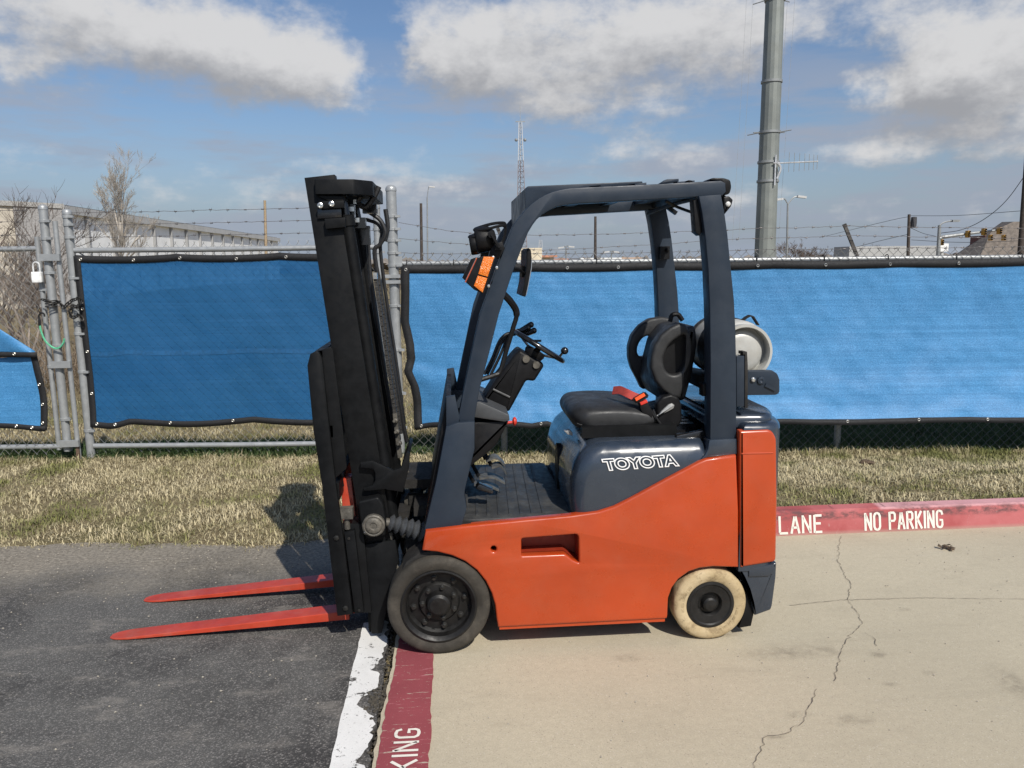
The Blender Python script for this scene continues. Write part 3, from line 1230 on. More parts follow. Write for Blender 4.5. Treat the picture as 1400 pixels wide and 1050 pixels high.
m.build('cord', plain('green_cord', (.10, .42, .24), .6, 0, .4, 150), bc)
m = MB()
m.tube(smoothed([UF(x, y, .12) for x, y in ((54, 445), (54, 438), (53, 432), (56, 428), (60, 429), (61, 433))], 4), [.012] * 5 + [.008] * 16, 6)
m.build('hook', HEM, bc)
ch = MB()
pts = smoothed([UF(x, y, .1) for x, y in ((59, 410), (66, 412), (72, 416), (80, 413), (86, 420), (92, 416), (98, 411), (108, 408), (111, 412), (106, 420), (99, 418), (96, 428), (100, 434), (108, 431), (112, 436))], 2)
for i, (a, c) in enumerate(zip(pts[:-1], pts[1:])):
    t = (c - a).normalized()
    s = t.orthogonal() if i % 2 else t.cross(t.orthogonal())
    s = s.normalized()
    mid = (a + c) / 2
    ch.tube([mid + t * (.030 * math.cos(q)) + s * (.015 * math.sin(q)) for q in np.linspace(0, 2 * math.pi, 11)], .0052, 4, False)
for q in np.linspace(0, 1, 3):
    c = UF(70, 411 + q * 8, .1)
    ch.tube([c + Vector((.045 * math.cos(w), .05 * math.sin(w), 0)) for w in np.linspace(0, 6.28, 14)], .006, 4, False)
o = ch.build('lock_chain', plain('dark_chain_steel', (.035, .033, .03), .5, .5), None, ang=60)
tag(rebase(o, pts[0]), 'dark steel chain looped round the two gate posts', 'chain')

# --- long fence on the right with the bright blue screen
fence = empty('chain_link_fence', fp(2.5, 0), 'long chain link fence with barbed wire behind the forklift and to the right', 'fence')
D = UF(548, 600).x
pole('terminal_post', -.500, -.05, 2.43, .046, fence, bands=(2.21, 2.10, 2.0, 1.89, 1.78, 1.42, 1.02, .62, .3))
PX = [.47, 3.58, 6.70, 9.8]
for x in PX:
    po = pole('line_post', x, -.05, 1.80, .030, fence, off=-.05, cap=False)
    m = MB()
    a = fp(x + .08, 1.80, -.02)
    m.bar(a, a + Vector((-.105, .06, .285)), .030, .016, up=(0, 1, 0))
    m.bar(a + Vector((-.103, .06, .28)), a + Vector((-.112, .062, .302)), .03, .03)
    m.build('barb_arm', plain('weathered_arm', (.055, .05, .045), .7, .4), po)
rail('top_rail', -.46, 10.0, 1.795, .022, fence)
chain_link(-.44, 9.9, .05, 1.875, fence, off=.024, mat=plain('shade_dark_wire', (.19, .19, .18), .5, .5, .2, 30))  # wire colour darkened for the shade under the screen
m = MB()
m.box((-.50, 7.0, 1.76), (-.42, 7.035, 1.86))
m.box((-.60, 7.02, 1.67), (-.44, 6.97, 1.70))
m.box((-.60, 7.02, 1.62), (-.44, 6.97, 1.65))
m.build('hinge', GALV, fence)
for i, (pts) in enumerate((((545, 304), (580, 310), (618, 316), (700, 322), (900, 318), (1040, 312), (1160, 309), (1400, 312)),
                           ((545, 326), (600, 331), (745, 342), (830, 338), (1000, 327), (1165, 322), (1290, 324), (1400, 326)),
                           ((545, 346), (700, 347), (900, 345), (1050, 341), (1170, 340), (1400, 337)))):
    P = [UF(x, y) for x, y in pts]
    P.append(fp(9.8, P[-1].z + .01))
    barbed(P, fence, seed=30 + i, sag=.003)
for px in (556, 620, 705, 815, 905, 1033, 1125, 1212, 1305, 1394):       # ties that hold the screen to the rail
    p = UF(px, 359)
    m = MB()
    m.tube([Vector((p.x, p.y, 1.80)) + Vector((0, .03 * math.cos(q), .034 * math.sin(q) - .006)) for q in np.linspace(0, 6.28, 12)], .004, 4, False)
    m.build('tie', HEM, fence)
s3 = scr('privacy_screen', fp(2.5, .3), 'long bright blue privacy screen in front of the fence behind the forklift')
LE = [(p.z, p.x) for p in (UF(x, y, .04) for x, y in ((569, 582), (568, 571), (567, 545), (564, 528), (555, 507), (559, 490), (557, 470), (550, 440), (551, 400), (551, 372), (552, 360)))]


def s3f(u, v):
    bot = .285 + .05 * ss(.0, .06, u) + .012 * math.sin(u * 44) * .5 + .014 * u
    if u < .12:
        bot += .02 * abs(math.sin(u * 90))
    top = 1.775 - .010 * abs(math.sin(u * 29))
    z = bot + v * (top - bot)
    xl = np.interp(z, [a for a, b in LE], [b for a, b in LE])
    x = xl + u * (9.8 - xl)
    d = x + .36
    fold = math.exp(-(d / .55) ** 2) * (.014 * math.exp(-((z - .80 + d * .35) / .07) ** 2) - .012 * math.exp(-((z - .92 + d * .20) / .05) ** 2) + .006 * math.sin(z * 9 + d * 5))
    y = .045 + .21 * (1 - v) ** 2.6 * ss(.0, .06, u) + .010 * hsh(x * 1.6, z * 1.3) + .008 * hsh(x * 3.6 + 2, z * 2.9) + fold + v ** 2 * .010 * math.sin(x * 10.3 + .6 * math.sin(x * 3)) + .006 * math.sin(z * 21 + 2.2 * hsh(x * 2, z)) * (1 - v) ** 2 + .007 * max(0, hsh(x * 2.3 + z * 1.6, z * 4.0 - x)) 
    return fp(x, z, y)


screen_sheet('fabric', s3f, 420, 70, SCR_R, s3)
hem_strip([(s3f(u, 1) + Vector((0, -.004, .010)), s3f(u, .958) + Vector((0, -.004, 0))) for u in np.linspace(0, 1, 220)], s3)
hem_strip([(s3f(u, 0) + Vector((0, -.004, -.008)), s3f(u, .028) + Vector((0, -.004, 0))) for u in np.linspace(0, 1, 220)], s3)
hem_strip([(s3f(0, v) + Vector((-.012, -.005, 0)), s3f(.0062, v) + Vector((0, -.005, 0))) for v in np.linspace(0, 1, 60)], s3)
for px in (556, 775, 844, 1033, 1125, 1212, 1305):
    p = UF(px, 366)
    grommet(fp(p.x, 1.742, .062), s3)
for px in (583, 744, 1146, 1239, 1329):
    p = UF(px, 578)
    u_ = (p.x + .3) / 10.1
    grommet(s3f(u_, .016) + Vector((0, -.006, 0)), s3)

# ------------------------------------------------------------------ what lies beyond the fence
BARK = plain('grey_bark', (.24, .20, .165), .85, 0, .3, 9)
PALEB = plain('pale_bark', (.42, .38, .33), .85, 0, .2, 9)
BARK2 = plain('brown_bark', (.125, .095, .075), .85, 0, .3, 9)


def bare_tree(name, base, H, W, seed, label, stems=1, mat=None, group=None, levels=4, dense=1.0, tw=1.0, lf=(.45, .68)):
    q = random.Random(seed)
    tr, cr = MB(), MB()
    base = Vector(base)

    def grow(p, d, ln, r, lv):
        k = 4
        P, rs = [p], [r]
        for i in range(k):
            d = (d + Vector((q.gauss(0, .14), q.gauss(0, .14), q.gauss(.05, .10)))).normalized()
            p = p + d * ln / k
            P.append(p)
            rs.append(r * (1 - .55 * (i + 1) / k))
        (tr if lv < 2 else cr).tube(P, rs, 6 if lv < 1 else (4 if lv < 2 else 3), False)
        if lv >= levels:
            return
        n = max(2, int(dense * (q.choice((4, 5, 6)) if lv < 2 else q.choice((3, 4, 5)))))
        for i in range(n):
            t = q.uniform(.28, 1.0) if lv else q.uniform(.25, 1.0)
            j = min(k - 1, int(t * k))
            f = t * k - j
            pp = P[j].lerp(P[j + 1], f)
            a = q.uniform(0, 6.28)
            sp = q.uniform(.45, .95) * W
            dd = (d + Vector((math.cos(a) * sp, math.sin(a) * sp, q.uniform(-.05, .35)))).normalized()
            grow(pp, dd, ln * q.uniform(*lf), max(rs[j] * .52, .004 * tw), lv + 1)
    for s in range(stems):
        a = q.uniform(0, 6.28)
        lean = .03 if stems == 1 else q.uniform(.2, .7)
        grow(base + Vector((q.gauss(0, .05 * (stems - 1)), q.gauss(0, .05 * (stems - 1)), -.1)), Vector((math.cos(a) * lean, math.sin(a) * lean, 1)).normalized(), H * .55 * (1 if stems == 1 else q.uniform(.7, 1)), H * .016 * (1 if stems == 1 else .6), 0)
    t = empty(name, base, label, 'tree' if 'tree' in name else 'bush', group)
    tr.build('trunk', mat or BARK, t, ang=60, flip=False)
    cr.build('crown', mat or BARK, t, ang=60, flip=False)
    return t


GZ = -.28
p = U(143, 345, 32)
bare_tree('bare_tree', (p.x, 32, GZ), 7.3, .58, 14, 'tall pale leafless tree standing in front of the long white warehouse', mat=PALEB, dense=1.45, levels=5, tw=.9, lf=(.42, .56))
for i, (px, Y, H, st, lab) in enumerate(((-8, 19, 5.0, 4, 'leafless scrub at the left edge with the tallest twigs of the three thickets'),
                                         (28, 17, 3.7, 4, 'leafless scrub growing in front of the beige block wall at left'),
                                         (58, 20, 3.7, 4, 'leafless scrub just behind the tall left gate post'))):
    p = U(px, 345, Y)
    bare_tree('bare_bush', (p.x, Y, GZ), H, .9, 20 + i, lab, st, BARK2 if i != 1 else BARK, 'leafless scrub beyond the left gate', 4, 1.05, 1.2)
p = U(535, 352, 45)
bare_tree('bare_tree', (p.x, 45, GZ), 3.0, 1.2, 31, 'low brown leafless tree right behind the domed terminal post', 3, BARK2, 'far leafless trees', 4, 1.1, 2)
p = U(812, 350, 95)
proto = bare_tree('bare_tree', (p.x, 95, GZ), 4.1, 1.35, 33, 'round leafless tree seen under the roof beside a dark pole', 3, BARK2, 'far leafless trees', 4, 1.15, 3)
far = [(930, 92, .95, 'leafless tree seen right of the far rear pillar, left of the near one'), (957, 100, .85, 'brown leafless tree just left of the near rear pillar'),
       (783, 120, .75, 'smallest round leafless tree seen under the forklift roof'), (885, 80, .85, 'brown leafless tree against the far rear pillar of the roof'),
       (1098, 88, 1.45, 'biggest leafless tree right of the great steel monopole'), (1122, 96, 1.2, 'leafless tree between the biggest one and its rusty neighbour'),
       (1143, 85, .98, 'rusty leafless tree left of the slanting barbed wire arm'), (1180, 99, 1.35, 'leafless tree behind the slanting barbed wire arm'),
       (1316, 92, .9, 'leafless tree between the white sign and the brown house'), (410, 80, .9, 'leafless tree just left of the forklift mast')]
for i, (px, Y, s, lab) in enumerate(far):
    c = copy_tree(proto)
    p = U(px, 350, Y)
    c.location = (p.x, Y, GZ)
    c.rotation_euler.z = i * 1.1
    c.scale = (s * 1.05, s * 1.05, s)
    c['label'] = lab


def brush(name, n, seed):
    o = grass(name, n, -12.5, -4.4, lambda x: 13.0, lambda x: 18.0, .35, 1.15, seed)
    t = NT('dead_weeds')
    g = t.N.new('ShaderNodeNewGeometry').outputs['Random Per Island']
    t.set(col=t.mix(g, (.12, .09, .06), (.30, .235, .17)), rough=.9, spec=.1)
    o.data.materials[0] = t.m
    return o


brush('dry_weeds', 16000, 9)

# --- buildings
WALLW = plain('white_sheet_wall', (.90, .90, .88), .6, 0, .06, 1)
FASC = plain('grey_fascia', (.46, .46, .45), .6, 0, .08, 1)
ROOFG = plain('grey_roof', (.34, .34, .34), .6, 0, .1, .5)
BEIGE = plain('beige_wall', (.50, .45, .37), .8, 0, .12, .6)


def quad_bldg(m, A, B, z0, z1, depth):
    """box whose front runs from A to B on the ground, going back by depth"""
    A, B = Vector((A[0], A[1], 0)), Vector((B[0], B[1], 0))
    t = (B - A).normalized()
    n = Vector((-t.y, t.x, 0)) * depth
    c = [A, B, B + n, A + n]
    m.add([(p.x, p.y, z) for z in (z0, z1) for p in c], [(3, 2, 1, 0), (4, 5, 6, 7), (0, 1, 5, 4), (1, 2, 6, 5), (2, 3, 7, 6), (3, 0, 4, 7)])
    return A, B, t, n


A, B = U(88, 330, 52), U(380, 333, 118)
wh = empty('warehouse', (A.x, A.y, GZ), 'long white metal warehouse with grey fascia beyond the wide gate leaf', 'building')
m = MB()
a, b, t, n = quad_bldg(m, A, B, GZ - .3, 5.15, 30)
m.build('wall', WALLW, wh)
m = MB()
nf = Vector((t.y, -t.x, 0))
m.bar(a + nf * .15 + Vector((0, 0, 5.40)) - t * .3, b + nf * .15 + Vector((0, 0, 5.40)) + t * .3, .35, .5)
m.build('fascia', FASC, wh)
m = MB()
c = [a + Vector((0, 0, 5.73)), b + Vector((0, 0, 5.73)), b + n * .5 + Vector((0, 0, 6.4)), a + n * .5 + Vector((0, 0, 6.4)), a + n + Vector((0, 0, 5.73)), b + n + Vector((0, 0, 5.73))]
m.add(c, [(0, 1, 2, 3), (3, 2, 5, 4), (0, 3, 4), (1, 5, 2)])
m.build('roof', ROOFG, wh)
ln = (b - a).length
DSP = plain('grey_downspout', (.30, .30, .30), .6, 0, .1, 1)
for i in range(15):
    q = a + t * (3.2 + i * (ln - 6) / 14.5) + nf * .13
    m = MB()
    m.box((q.x - .11, q.y - .11, GZ), (q.x + .11, q.y + .11, 5.1))
    m.build('downspout', DSP, wh)
m = MB()
for z in (2.1,):
    m.bar(a + nf * .06 + Vector((0, 0, z)), b + nf * .06 + Vector((0, 0, z)), .1, .07)
m.build('girt_line', plain('pale_trim', (.42, .42, .41), .6), wh)
A, B = U(-60, 330, 40), U(88, 330, 44)
bb = empty('block_building', (A.x, A.y, GZ), 'tall beige block wall building at the left edge behind leafless scrub', 'building')
m = MB()
a, b, t, n = quad_bldg(m, A, B, GZ - .3, 4.9, 18)
m.build('wall', BEIGE, bb)
nf = Vector((t.y, -t.x, 0))
m = MB()
quad_bldg(m, a + nf * .12 - t * .1, b + nf * .12 + t * .1, 4.9, 5.15, 18.2)
m.build('coping', plain('concrete_coping', (.36, .35, .33), .8), bb)
m = MB()
quad_bldg(m, b - t * 2.4 + nf * .06, b + t * .02 + nf * .06, GZ, 4.88, .1)
m.build('pier', plain('grey_block', (.30, .29, .28), .85), bb)


def low_bldg(name, px0, px1, py0, Y, depth, wall, roofm, label, rt=.35, over=.4):
    A, B = U(px0, 350, Y), U(px1, 350, Y)
    zt = U((px0 + px1) / 2, py0, Y).z
    e = empty(name, (A.x, Y, GZ), label, 'building')
    m = MB()
    quad_bldg(m, A, B, GZ - .4, zt - rt, depth)
    m.build('wall', wall, e)
    m = MB()
    quad_bldg(m, (A.x - over, Y - over), (B.x + over, Y - over), zt - rt, zt, depth + over)
    m.build('roof', roofm, e)
    for k in range(3):
        x = A.x + (B.x - A.x) * (.2 + .3 * k)
        m = MB()
        m.box((x - .6, Y - .05, .6), (x + .6, Y + .05, min(zt - rt - .3, 2.0)))
        m.build('window', plain('dark_glass', (.03, .035, .04), .2), e)
    return e


TERR = plain('terracotta_roof', (.42, .20, .13), .8, 0, .2, 2)
CREAM = plain('cream_wall', (.62, .54, .40), .8, 0, .08, 1)
WHT2 = plain('white_metal_roof', (.72, .72, .70), .5, .0, .06, 2)
low_bldg('cream_building', 700, 741, 339, 92, 4, CREAM, CREAM, 'tall cream building just right of the front roof pillar', .2, 0)
low_bldg('cream_building', 742, 757, 349, 96, 4, CREAM, TERR, 'lower cream building with a thin red roof edge behind the mirror', .25)
low_bldg('red_roof_building', 756, 795, 353.5, 110, 10, CREAM, TERR, 'low building with a terracotta roof under the forklift roof')
low_bldg('white_roof_building', 797, 845, 352.5, 100, 10, plain('grey_wall', (.4, .4, .4), .8), WHT2, 'low white roofed building behind the dark pole under the forklift roof')
low_bldg('tan_building', 848, 872, 352, 104, 10, plain('tan_wall', (.50, .36, .24), .8), plain('tan_roof', (.46, .33, .24), .8), 'low tan building beside the far rear pillar')
low_bldg('canopy_building', 1164, 1279, 336.5, 72, 2.5, plain('white_wall', (.66, .66, .64), .7), plain('grey_canopy_edge', (.40, .40, .39), .6, .2), 'wide white building with a grey roof edge right of the barbed wire arm', .95, .5)
for px, Y in ((1195, 71.6), (1228, 71.6), (1262, 71.6)):
    pass
# brown house
p0, p1 = U(1345, 350, 66), U(1475, 350, 66)
hs = empty('brown_house', (p0.x, 66, GZ), 'brown gabled house behind the traffic lights at the right edge', 'building')
z0, zr = U(1345, 322, 66).z, U(1386, 303, 66).z
m = MB()
m.box((p0.x, 66, GZ), (p1.x, 68, z0))
m.build('wall', plain('red_brown_brick', (.16, .07, .06), .85, 0, .2, 4), hs)
m = MB()
xm = U(1386, 303, 66).x
m.add([(p0.x - .6, 65.6, U(1335, 349, 66).z), (p0.x + .2, 65.6, z0 + .3), (xm, 66, zr), (p1.x, 66, zr), (p1.x, 65.6, 1.9), (p0.x - .6, 69, 2.0), (xm, 67.5, zr + .05), (p1.x, 69, 2.0), (p1.x, 67.5, zr)],
      [(0, 1, 2, 3, 4), (0, 5, 6, 2, 1), (2, 6, 8, 3), (5, 7, 8, 6)])
m.build('roof', plain('brown_shingles', (.17, .145, .125), .9, 0, .25, 3), hs)
# white sign box
p = U(1287, 350, 60)
sg = empty('box_sign', (p.x, 60, GZ), 'small blank white box sign left of the traffic signal pole base', 'sign')
zb, zt = U(1287, 344, 60).z, U(1287, 333, 60).z
m = MB()
m.box((p.x - .4, 59.8, zb), (p.x + .42, 60.1, zt))
m.build('panel', plain('white_sign', (.75, .75, .73), .5), sg)
m = MB()
m.tube([(p.x, 60, GZ - .2), (p.x, 60, zb + .05)], .12, 8)
m.build('post', FASC, sg)

# --- poles and towers
POLE = plain('dark_timber_pole', (.055, .043, .036), .85, 0, .3, 6)
STEEL = plain('grey_steel_pole', (.26, .27, .27), .5, .3, .12, 2)


def util_pole(px, ptop, Y, r, label, mat=POLE, arm=None, group='timber utility poles'):
    p, q = U(px, 352, Y), U(px + (15 if px > 1390 else 0), ptop, Y)
    e = empty('utility_pole', (p.x, Y, GZ), label, 'pole', group)
    m = MB()
    m.tube([(p.x, Y, GZ - .3), (q.x, Y, q.z)], [r, r * .75], 10)
    m.build('shaft', mat, e)
    if arm:
        m = MB()
        m.bar((q.x - arm, Y - .1, q.z - .4), (q.x + arm, Y - .1, q.z - .4), .12, .12)
        m.build('cross_arm', mat, e)
    return e, q


util_pole(362, 274, 58, .12, 'thin tan timber pole rising left of the mast', plain('tan_pole', (.33, .25, .16), .85))
util_pole(575.5, 278, 50, .11, 'dark timber pole left of the forklift headlights')
util_pole(814, 296, 55, .12, 'dark timber pole seen under the forklift roof')
e, q1 = util_pole(1243, 293, 62, .15, 'timber utility pole carrying a transformer above the white building', POLE, None)
m = MB()
m.lathe([(0, -.45), (.22, -.45), (.24, 0), (.22, .42), (0, .45)], (q1.x + .38, 61.9, U(1245, 304, 62).z), (0, 0, 1), 12)
m.build('transformer', plain('transformer_grey', (.05, .05, .055), .6), e)
e, q2 = util_pole(1396, 120, 48, .20, 'thick dark timber pole cut off by the right edge of the photo')


def light_pole(px, ptop, Y, label, arms):
    p, q = U(px, 352, Y), U(px, ptop, Y)
    e = empty('street_light', (p.x, Y, GZ), label, 'street light', 'street lights beyond the fence')
    m = MB()
    m.tube([(p.x, Y, GZ - .3), (q.x, Y, q.z)], [.11, .07], 8)
    m.build('shaft', STEEL, e)
    for (ax, ay) in arms:
        w = U(ax, ay, Y)
        m = MB()
        m.tube(smoothed([q, q.lerp(w, .6) + Vector((0, 0, .15)), w], 3), .045, 6)
        a = m.build('lamp_arm', STEEL, e)
        m = MB()
        s = 1 if w.x > q.x else -1
        m.bar(w, w + Vector((s * .7, 0, -.08)), .3, .16)
        m.build('lamp_head', FASC, a)
    return e


light_pole(1077, 279, 60, 'double armed grey street light right of the great monopole', ((1090, 268.5), (1070, 272)))
light_pole(584, 270, 95, 'thin pale street light between the terminal post and the forklift headlights', ((586.5, 255),))
light_pole(1061, 338, 70, 'short pale pole at the foot of the monopole', ())
light_pole(774, 338, 90, 'short twin headed floodlight left of the tree under the forklift roof', ((777, 337), (771, 338)))
light_pole(836, 345, 90, 'shorter twin headed floodlight right of the tree under the forklift roof', ((838, 344), (833, 344)))
# traffic signal
Y = 50
p = U(1284, 352, Y)
ts = empty('traffic_signal', (p.x, Y, GZ), 'grey traffic signal pole with a long mast arm and luminaire at the right', 'traffic signal')
q = U(1284.5, 308, Y)
m = MB()
m.tube([(p.x, Y, GZ - .3), (q.x, Y, q.z)], [.17, .10], 10)
m.build('shaft', STEEL, ts)
w = U(1301, 302, Y)
m = MB()
m.tube(smoothed([q, U(1291, 304, Y), w], 3), .05, 6)
m.bar(w, w + Vector((.5, 0, 0)), .3, .14)
m.build('lamp_arm', STEEL, ts)
m = MB()
m.tube([U(1284, 326, Y), U(1290, 324, Y), U(1315, 320.5, Y), U(1368, 314, Y)], [.14, .13, .10, .06], 8)
m.build('mast_arm', STEEL, ts)
YEL = plain('signal_yellow', (.50, .26, .03), .5, 0, .1)
BLK = plain('signal_black', (.02, .02, .02), .5)


def signal(px, py, h, Y, parent=None, label=None):
    c = U(px, py, Y)
    hh = h / 1050 * Y
    w = hh * .36
    if parent is None:
        e = empty('traffic_light', (c.x, Y, c.z - hh / 2), label, 'traffic light', 'traffic lights over the road')
        name = 'housing'
    else:
        e, name = parent, 'signal_head'
    m = MB()
    m.prism(rounded([(c.x - w / 2, c.z - hh / 2), (c.x + w / 2, c.z - hh / 2), (c.x + w / 2, c.z + hh / 2), (c.x - w / 2, c.z + hh / 2)], w * .15, 2), Y - .15, Y + .15)
    o = m.build(name, YEL, e)
    m = MB()
    for k in (-1, 0, 1):
        m.lathe([(w * .36, 0), (w * .36, .10), (w * .3, .10), (w * .3, .02), (0, .02)], (c.x, Y - .15, c.z + k * hh * .31), (0, -1, 0), 12)
    m.build('lens_hood', BLK, o if parent is None else o)
    return e


for px, py in ((1323, 320), (1345, 317), (1366, 315.5)):
    signal(px, py, 9.5, Y - .25, ts)
signal(1354, 325, 8, 58, None, 'yellow traffic light hanging lower, nearest to the brown house corner')
signal(1372, 325, 8, 58, None, 'yellow traffic light hanging lowest right, in front of the brown roof')
signal(1287, 331.5, 8, 52, None, 'yellow traffic light above the white box sign')
# overhead cables
CAB = plain('black_cable', (.03, .03, .035), .6)


def cable(pts, label, r=.022):
    m = MB()
    P = smoothed(pts, 6)
    m.tube(P, r, 4)
    o = m.build('overhead_cable', CAB, None, ang=60)
    tag(rebase(o, P[0]), label, 'cable', 'overhead cables at right')


cable([U(1244, 295, 62), U(1310, 294.5, 58), U(1400, 288, 50)], 'upper overhead cable running right from the utility pole top')
cable([U(1244, 296, 62), U(1210, 303, 70), U(1120, 325, 100)], 'overhead cable sloping down left from the utility pole top')
cable([U(1404, 236, 49), U(1375, 275, 50), U(1345, 300, 51), U(1315, 314, 52), U(1284, 319, 50)], 'overhead cable hanging steeply from the right edge to the signal pole')
cable([U(1244, 311, 62), U(1262, 319, 62), U(1279, 323, 60)], 'short cable from the utility pole down to the white pole')
cable([U(1243, 320, 62), U(1200, 330, 66), U(1170, 338, 70)], 'low overhead cable sloping left to the white building')
cable([U(1246, 328, 62), U(1300, 331, 60), U(1345, 331, 58), U(1420, 328, 56)], 'low overhead cable running right behind the traffic lights')

# monopole
Y = 34
pb, pt = U(1045.5, 352, Y), U(1060, 0, Y)
mp = empty('steel_monopole', (pb.x, Y, GZ), 'huge grey tapering steel monopole rising out of the picture behind the fence', 'mast')
dz = Vector((pb.x, Y, GZ))
rb, rt = 14.2 / 1050 * Y, 12.2 / 1050 * Y
top = Vector((pb.x, Y, pt.z + 9))
m = MB()
k = 16
zs = [GZ - .3, U(1048, 185, Y).z, U(1052, 112, Y).z, pt.z, top.z]
vs = []
for z in zs:
    f = (z - pb.z) / (pt.z - pb.z)
    r_ = rb + (rt - rb) * f
    vs += [(pb.x + r_ * math.cos(2 * math.pi * (j + .5) / k), Y + r_ * math.sin(2 * math.pi * (j + .5) / k), z) for j in range(k)]
m.add(vs, [(i * k + j, i * k + (j + 1) % k, (i + 1) * k + (j + 1) % k, (i + 1) * k + j) for i in range(len(zs) - 1) for j in range(k)])
m.build('shaft', plain('monopole_grey', (.20, .215, .20), .55, .25, .14, .8), mp, ang=12)


def mz(py):
    return U(1050, py, Y).z


for py, big in ((0, 1), (112, 0), (181, 1), (222, 0), (248, 0)):
    z = mz(py)
    f = (z - pb.z) / (pt.z - pb.z)
    r_ = rb + (rt - rb) * f
    m = MB()
    m.lathe([(r_, z - .05), (r_ + .04, z - .05), (r_ + .04, z + .05), (r_, z + .05)], (pb.x, Y, 0), (0, 0, 1), 20)
    o = m.build('collar', STEEL, mp)
    if big:
        for s, yy in ((-1, -.3), (1, -.3), (-1, .4), (1, .4)):
            m = MB()
            m.tube([(pb.x + s * r_ * .9, Y, z), (pb.x + s * (r_ + .42), Y + yy, z + .06 * s)], .022, 5)
            m.build('spike', STEEL, o)
m = MB()
for px in (1021, 1030, 1077, 1087):
    a = U(px, 0, Y)
    m.tube([(a.x, Y, mz(-20)), (a.x - .15, Y, mz(181)), (a.x - .28, Y, mz(330))], .006, 3)
m.build('guard_wire', STEEL, mp)
m = MB()
a = U(1060, 225, Y)
bx = U(1110, 223, Y)
m.tube([(pb.x, Y - rb - .06, a.z), (pb.x + .45, Y - rb - .12, a.z), (bx.x, Y - rb - .12, bx.z)], .028, 6)
m.tube([(pb.x + .1, Y - rb - .06, mz(214)), (pb.x + .1, Y - rb - .06, mz(255))], .035, 6)
m.tube(smoothed([(pb.x + .15, Y - rb - .08, mz(224)), (pb.x + .32, Y - rb - .1, mz(232)), (pb.x + .2, Y - rb - .05, mz(246))], 4), .05, 6)
m.build('antenna_boom', plain('pale_aluminium', (.60, .61, .62), .4, .5), mp)
for i, px in enumerate((1071, 1078, 1085, 1092, 1098, 1104, 1109)):
    c = U(px, 224, Y)
    m = MB()
    L = .42 - .02 * i
    m.tube([(c.x, Y - rb - .12, c.z - L), (c.x, Y - rb - .12, c.z + L)], .012, 4)
    m.build('antenna_element', STEEL, mp)


def lattice(px, ptop, pant, Y, w_top, w_bot, label, n=16, spread_px=None, red=True):
    b, t = U(px, 350, Y), U(px, ptop, Y)
    e = empty('lattice_tower', (b.x, Y, GZ), label, 'tower', 'lattice masts on the horizon')
    ML = [plain('tower_white', (.5, .5, .5), .6), plain('tower_red', (.20, .15, .14), .6)]
    secs = 4
    H0, H1 = GZ - .3, t.z
    for s in range(secs):
        m = MB()
        za, zb = H0 + (H1 - H0) * s / secs, H0 + (H1 - H0) * (s + 1) / secs
        for i in range(n // secs):
            z0 = za + (zb - za) * i / (n // secs)
            z1 = za + (zb - za) * (i + 1) / (n // secs)

            def cs(z):
                w = w_bot + (w_top - w_bot) * (z - H0) / (H1 - H0)
                return [Vector((b.x + w * math.cos(q), Y + w * math.sin(q), z)) for q in (-2.6, -.5, 1.57)]
            c0, c1 = cs(z0), cs(z1)
            for j in range(3):
                m.tube([c0[j], c1[j]], .085, 4)
                m.tube([c0[j], c1[(j + 1) % 3]], .035, 3)
                m.tube([c0[j], c0[(j + 1) % 3]], .035, 3)
        m.build('lattice_section', ML[(s + 1) % 2 if red else 0], e, ang=60, flip=False)
    m = MB()
    if pant:
        m.tube([(b.x, Y, t.z), (b.x, Y, U(px, pant, Y).z)], .06, 4)
        m.tube([(b.x - 1, Y, t.z + .1), (b.x + 1, Y, t.z + .1)], .12, 4)
    for s in (-1, 1):
        m.ball((b.x + s * .9, Y - .3, t.z - 3.6), .35, 8)
    m.build('antenna', STEEL, e)


lattice(713, 167, 144, 165, .35, 1.45, 'tall grey lattice radio mast rising behind the front of the forklift roof', 28)
lattice(739, 328, 0, 260, .5, 1.1, 'short distant lattice tower seen below the roof beside the mirror', 8, None, False)
# low far-off treeline closing the horizon
m = MB()
q = random.Random(12)
for i in range(900):
    a = q.uniform(-.75, .75)
    d = q.uniform(180, 320)
    h = q.uniform(.5, 2.6)
    c = Vector((math.sin(a) * d, math.cos(a) * d, h * .6))
    for k in range(3):
        m.ball(c + Vector((q.gauss(0, 2), q.gauss(0, 2), q.gauss(0, .4))), (q.uniform(1, 2.6), 2, q.uniform(.5, 1.3)), 5)
tag(m.build('far_woods', plain('winter_wood_brown', (.17, .15, .13), .9, 0, .3, .3), None, ang=0), kind='stuff')  # one grey-brown for all the far woods

# ------------------------------------------------------------------ the forklift
N0 = 3.345                      # near side of the truck
W = 1.03                        # its width
FAR = N0 + W


def O(pts, d=0.0):
    return [(lambda p: (p.x, p.z))(U(x, y, N0 + d)) for x, y in pts]


def P(px, py, d):
    return U(px, py, N0 + d)


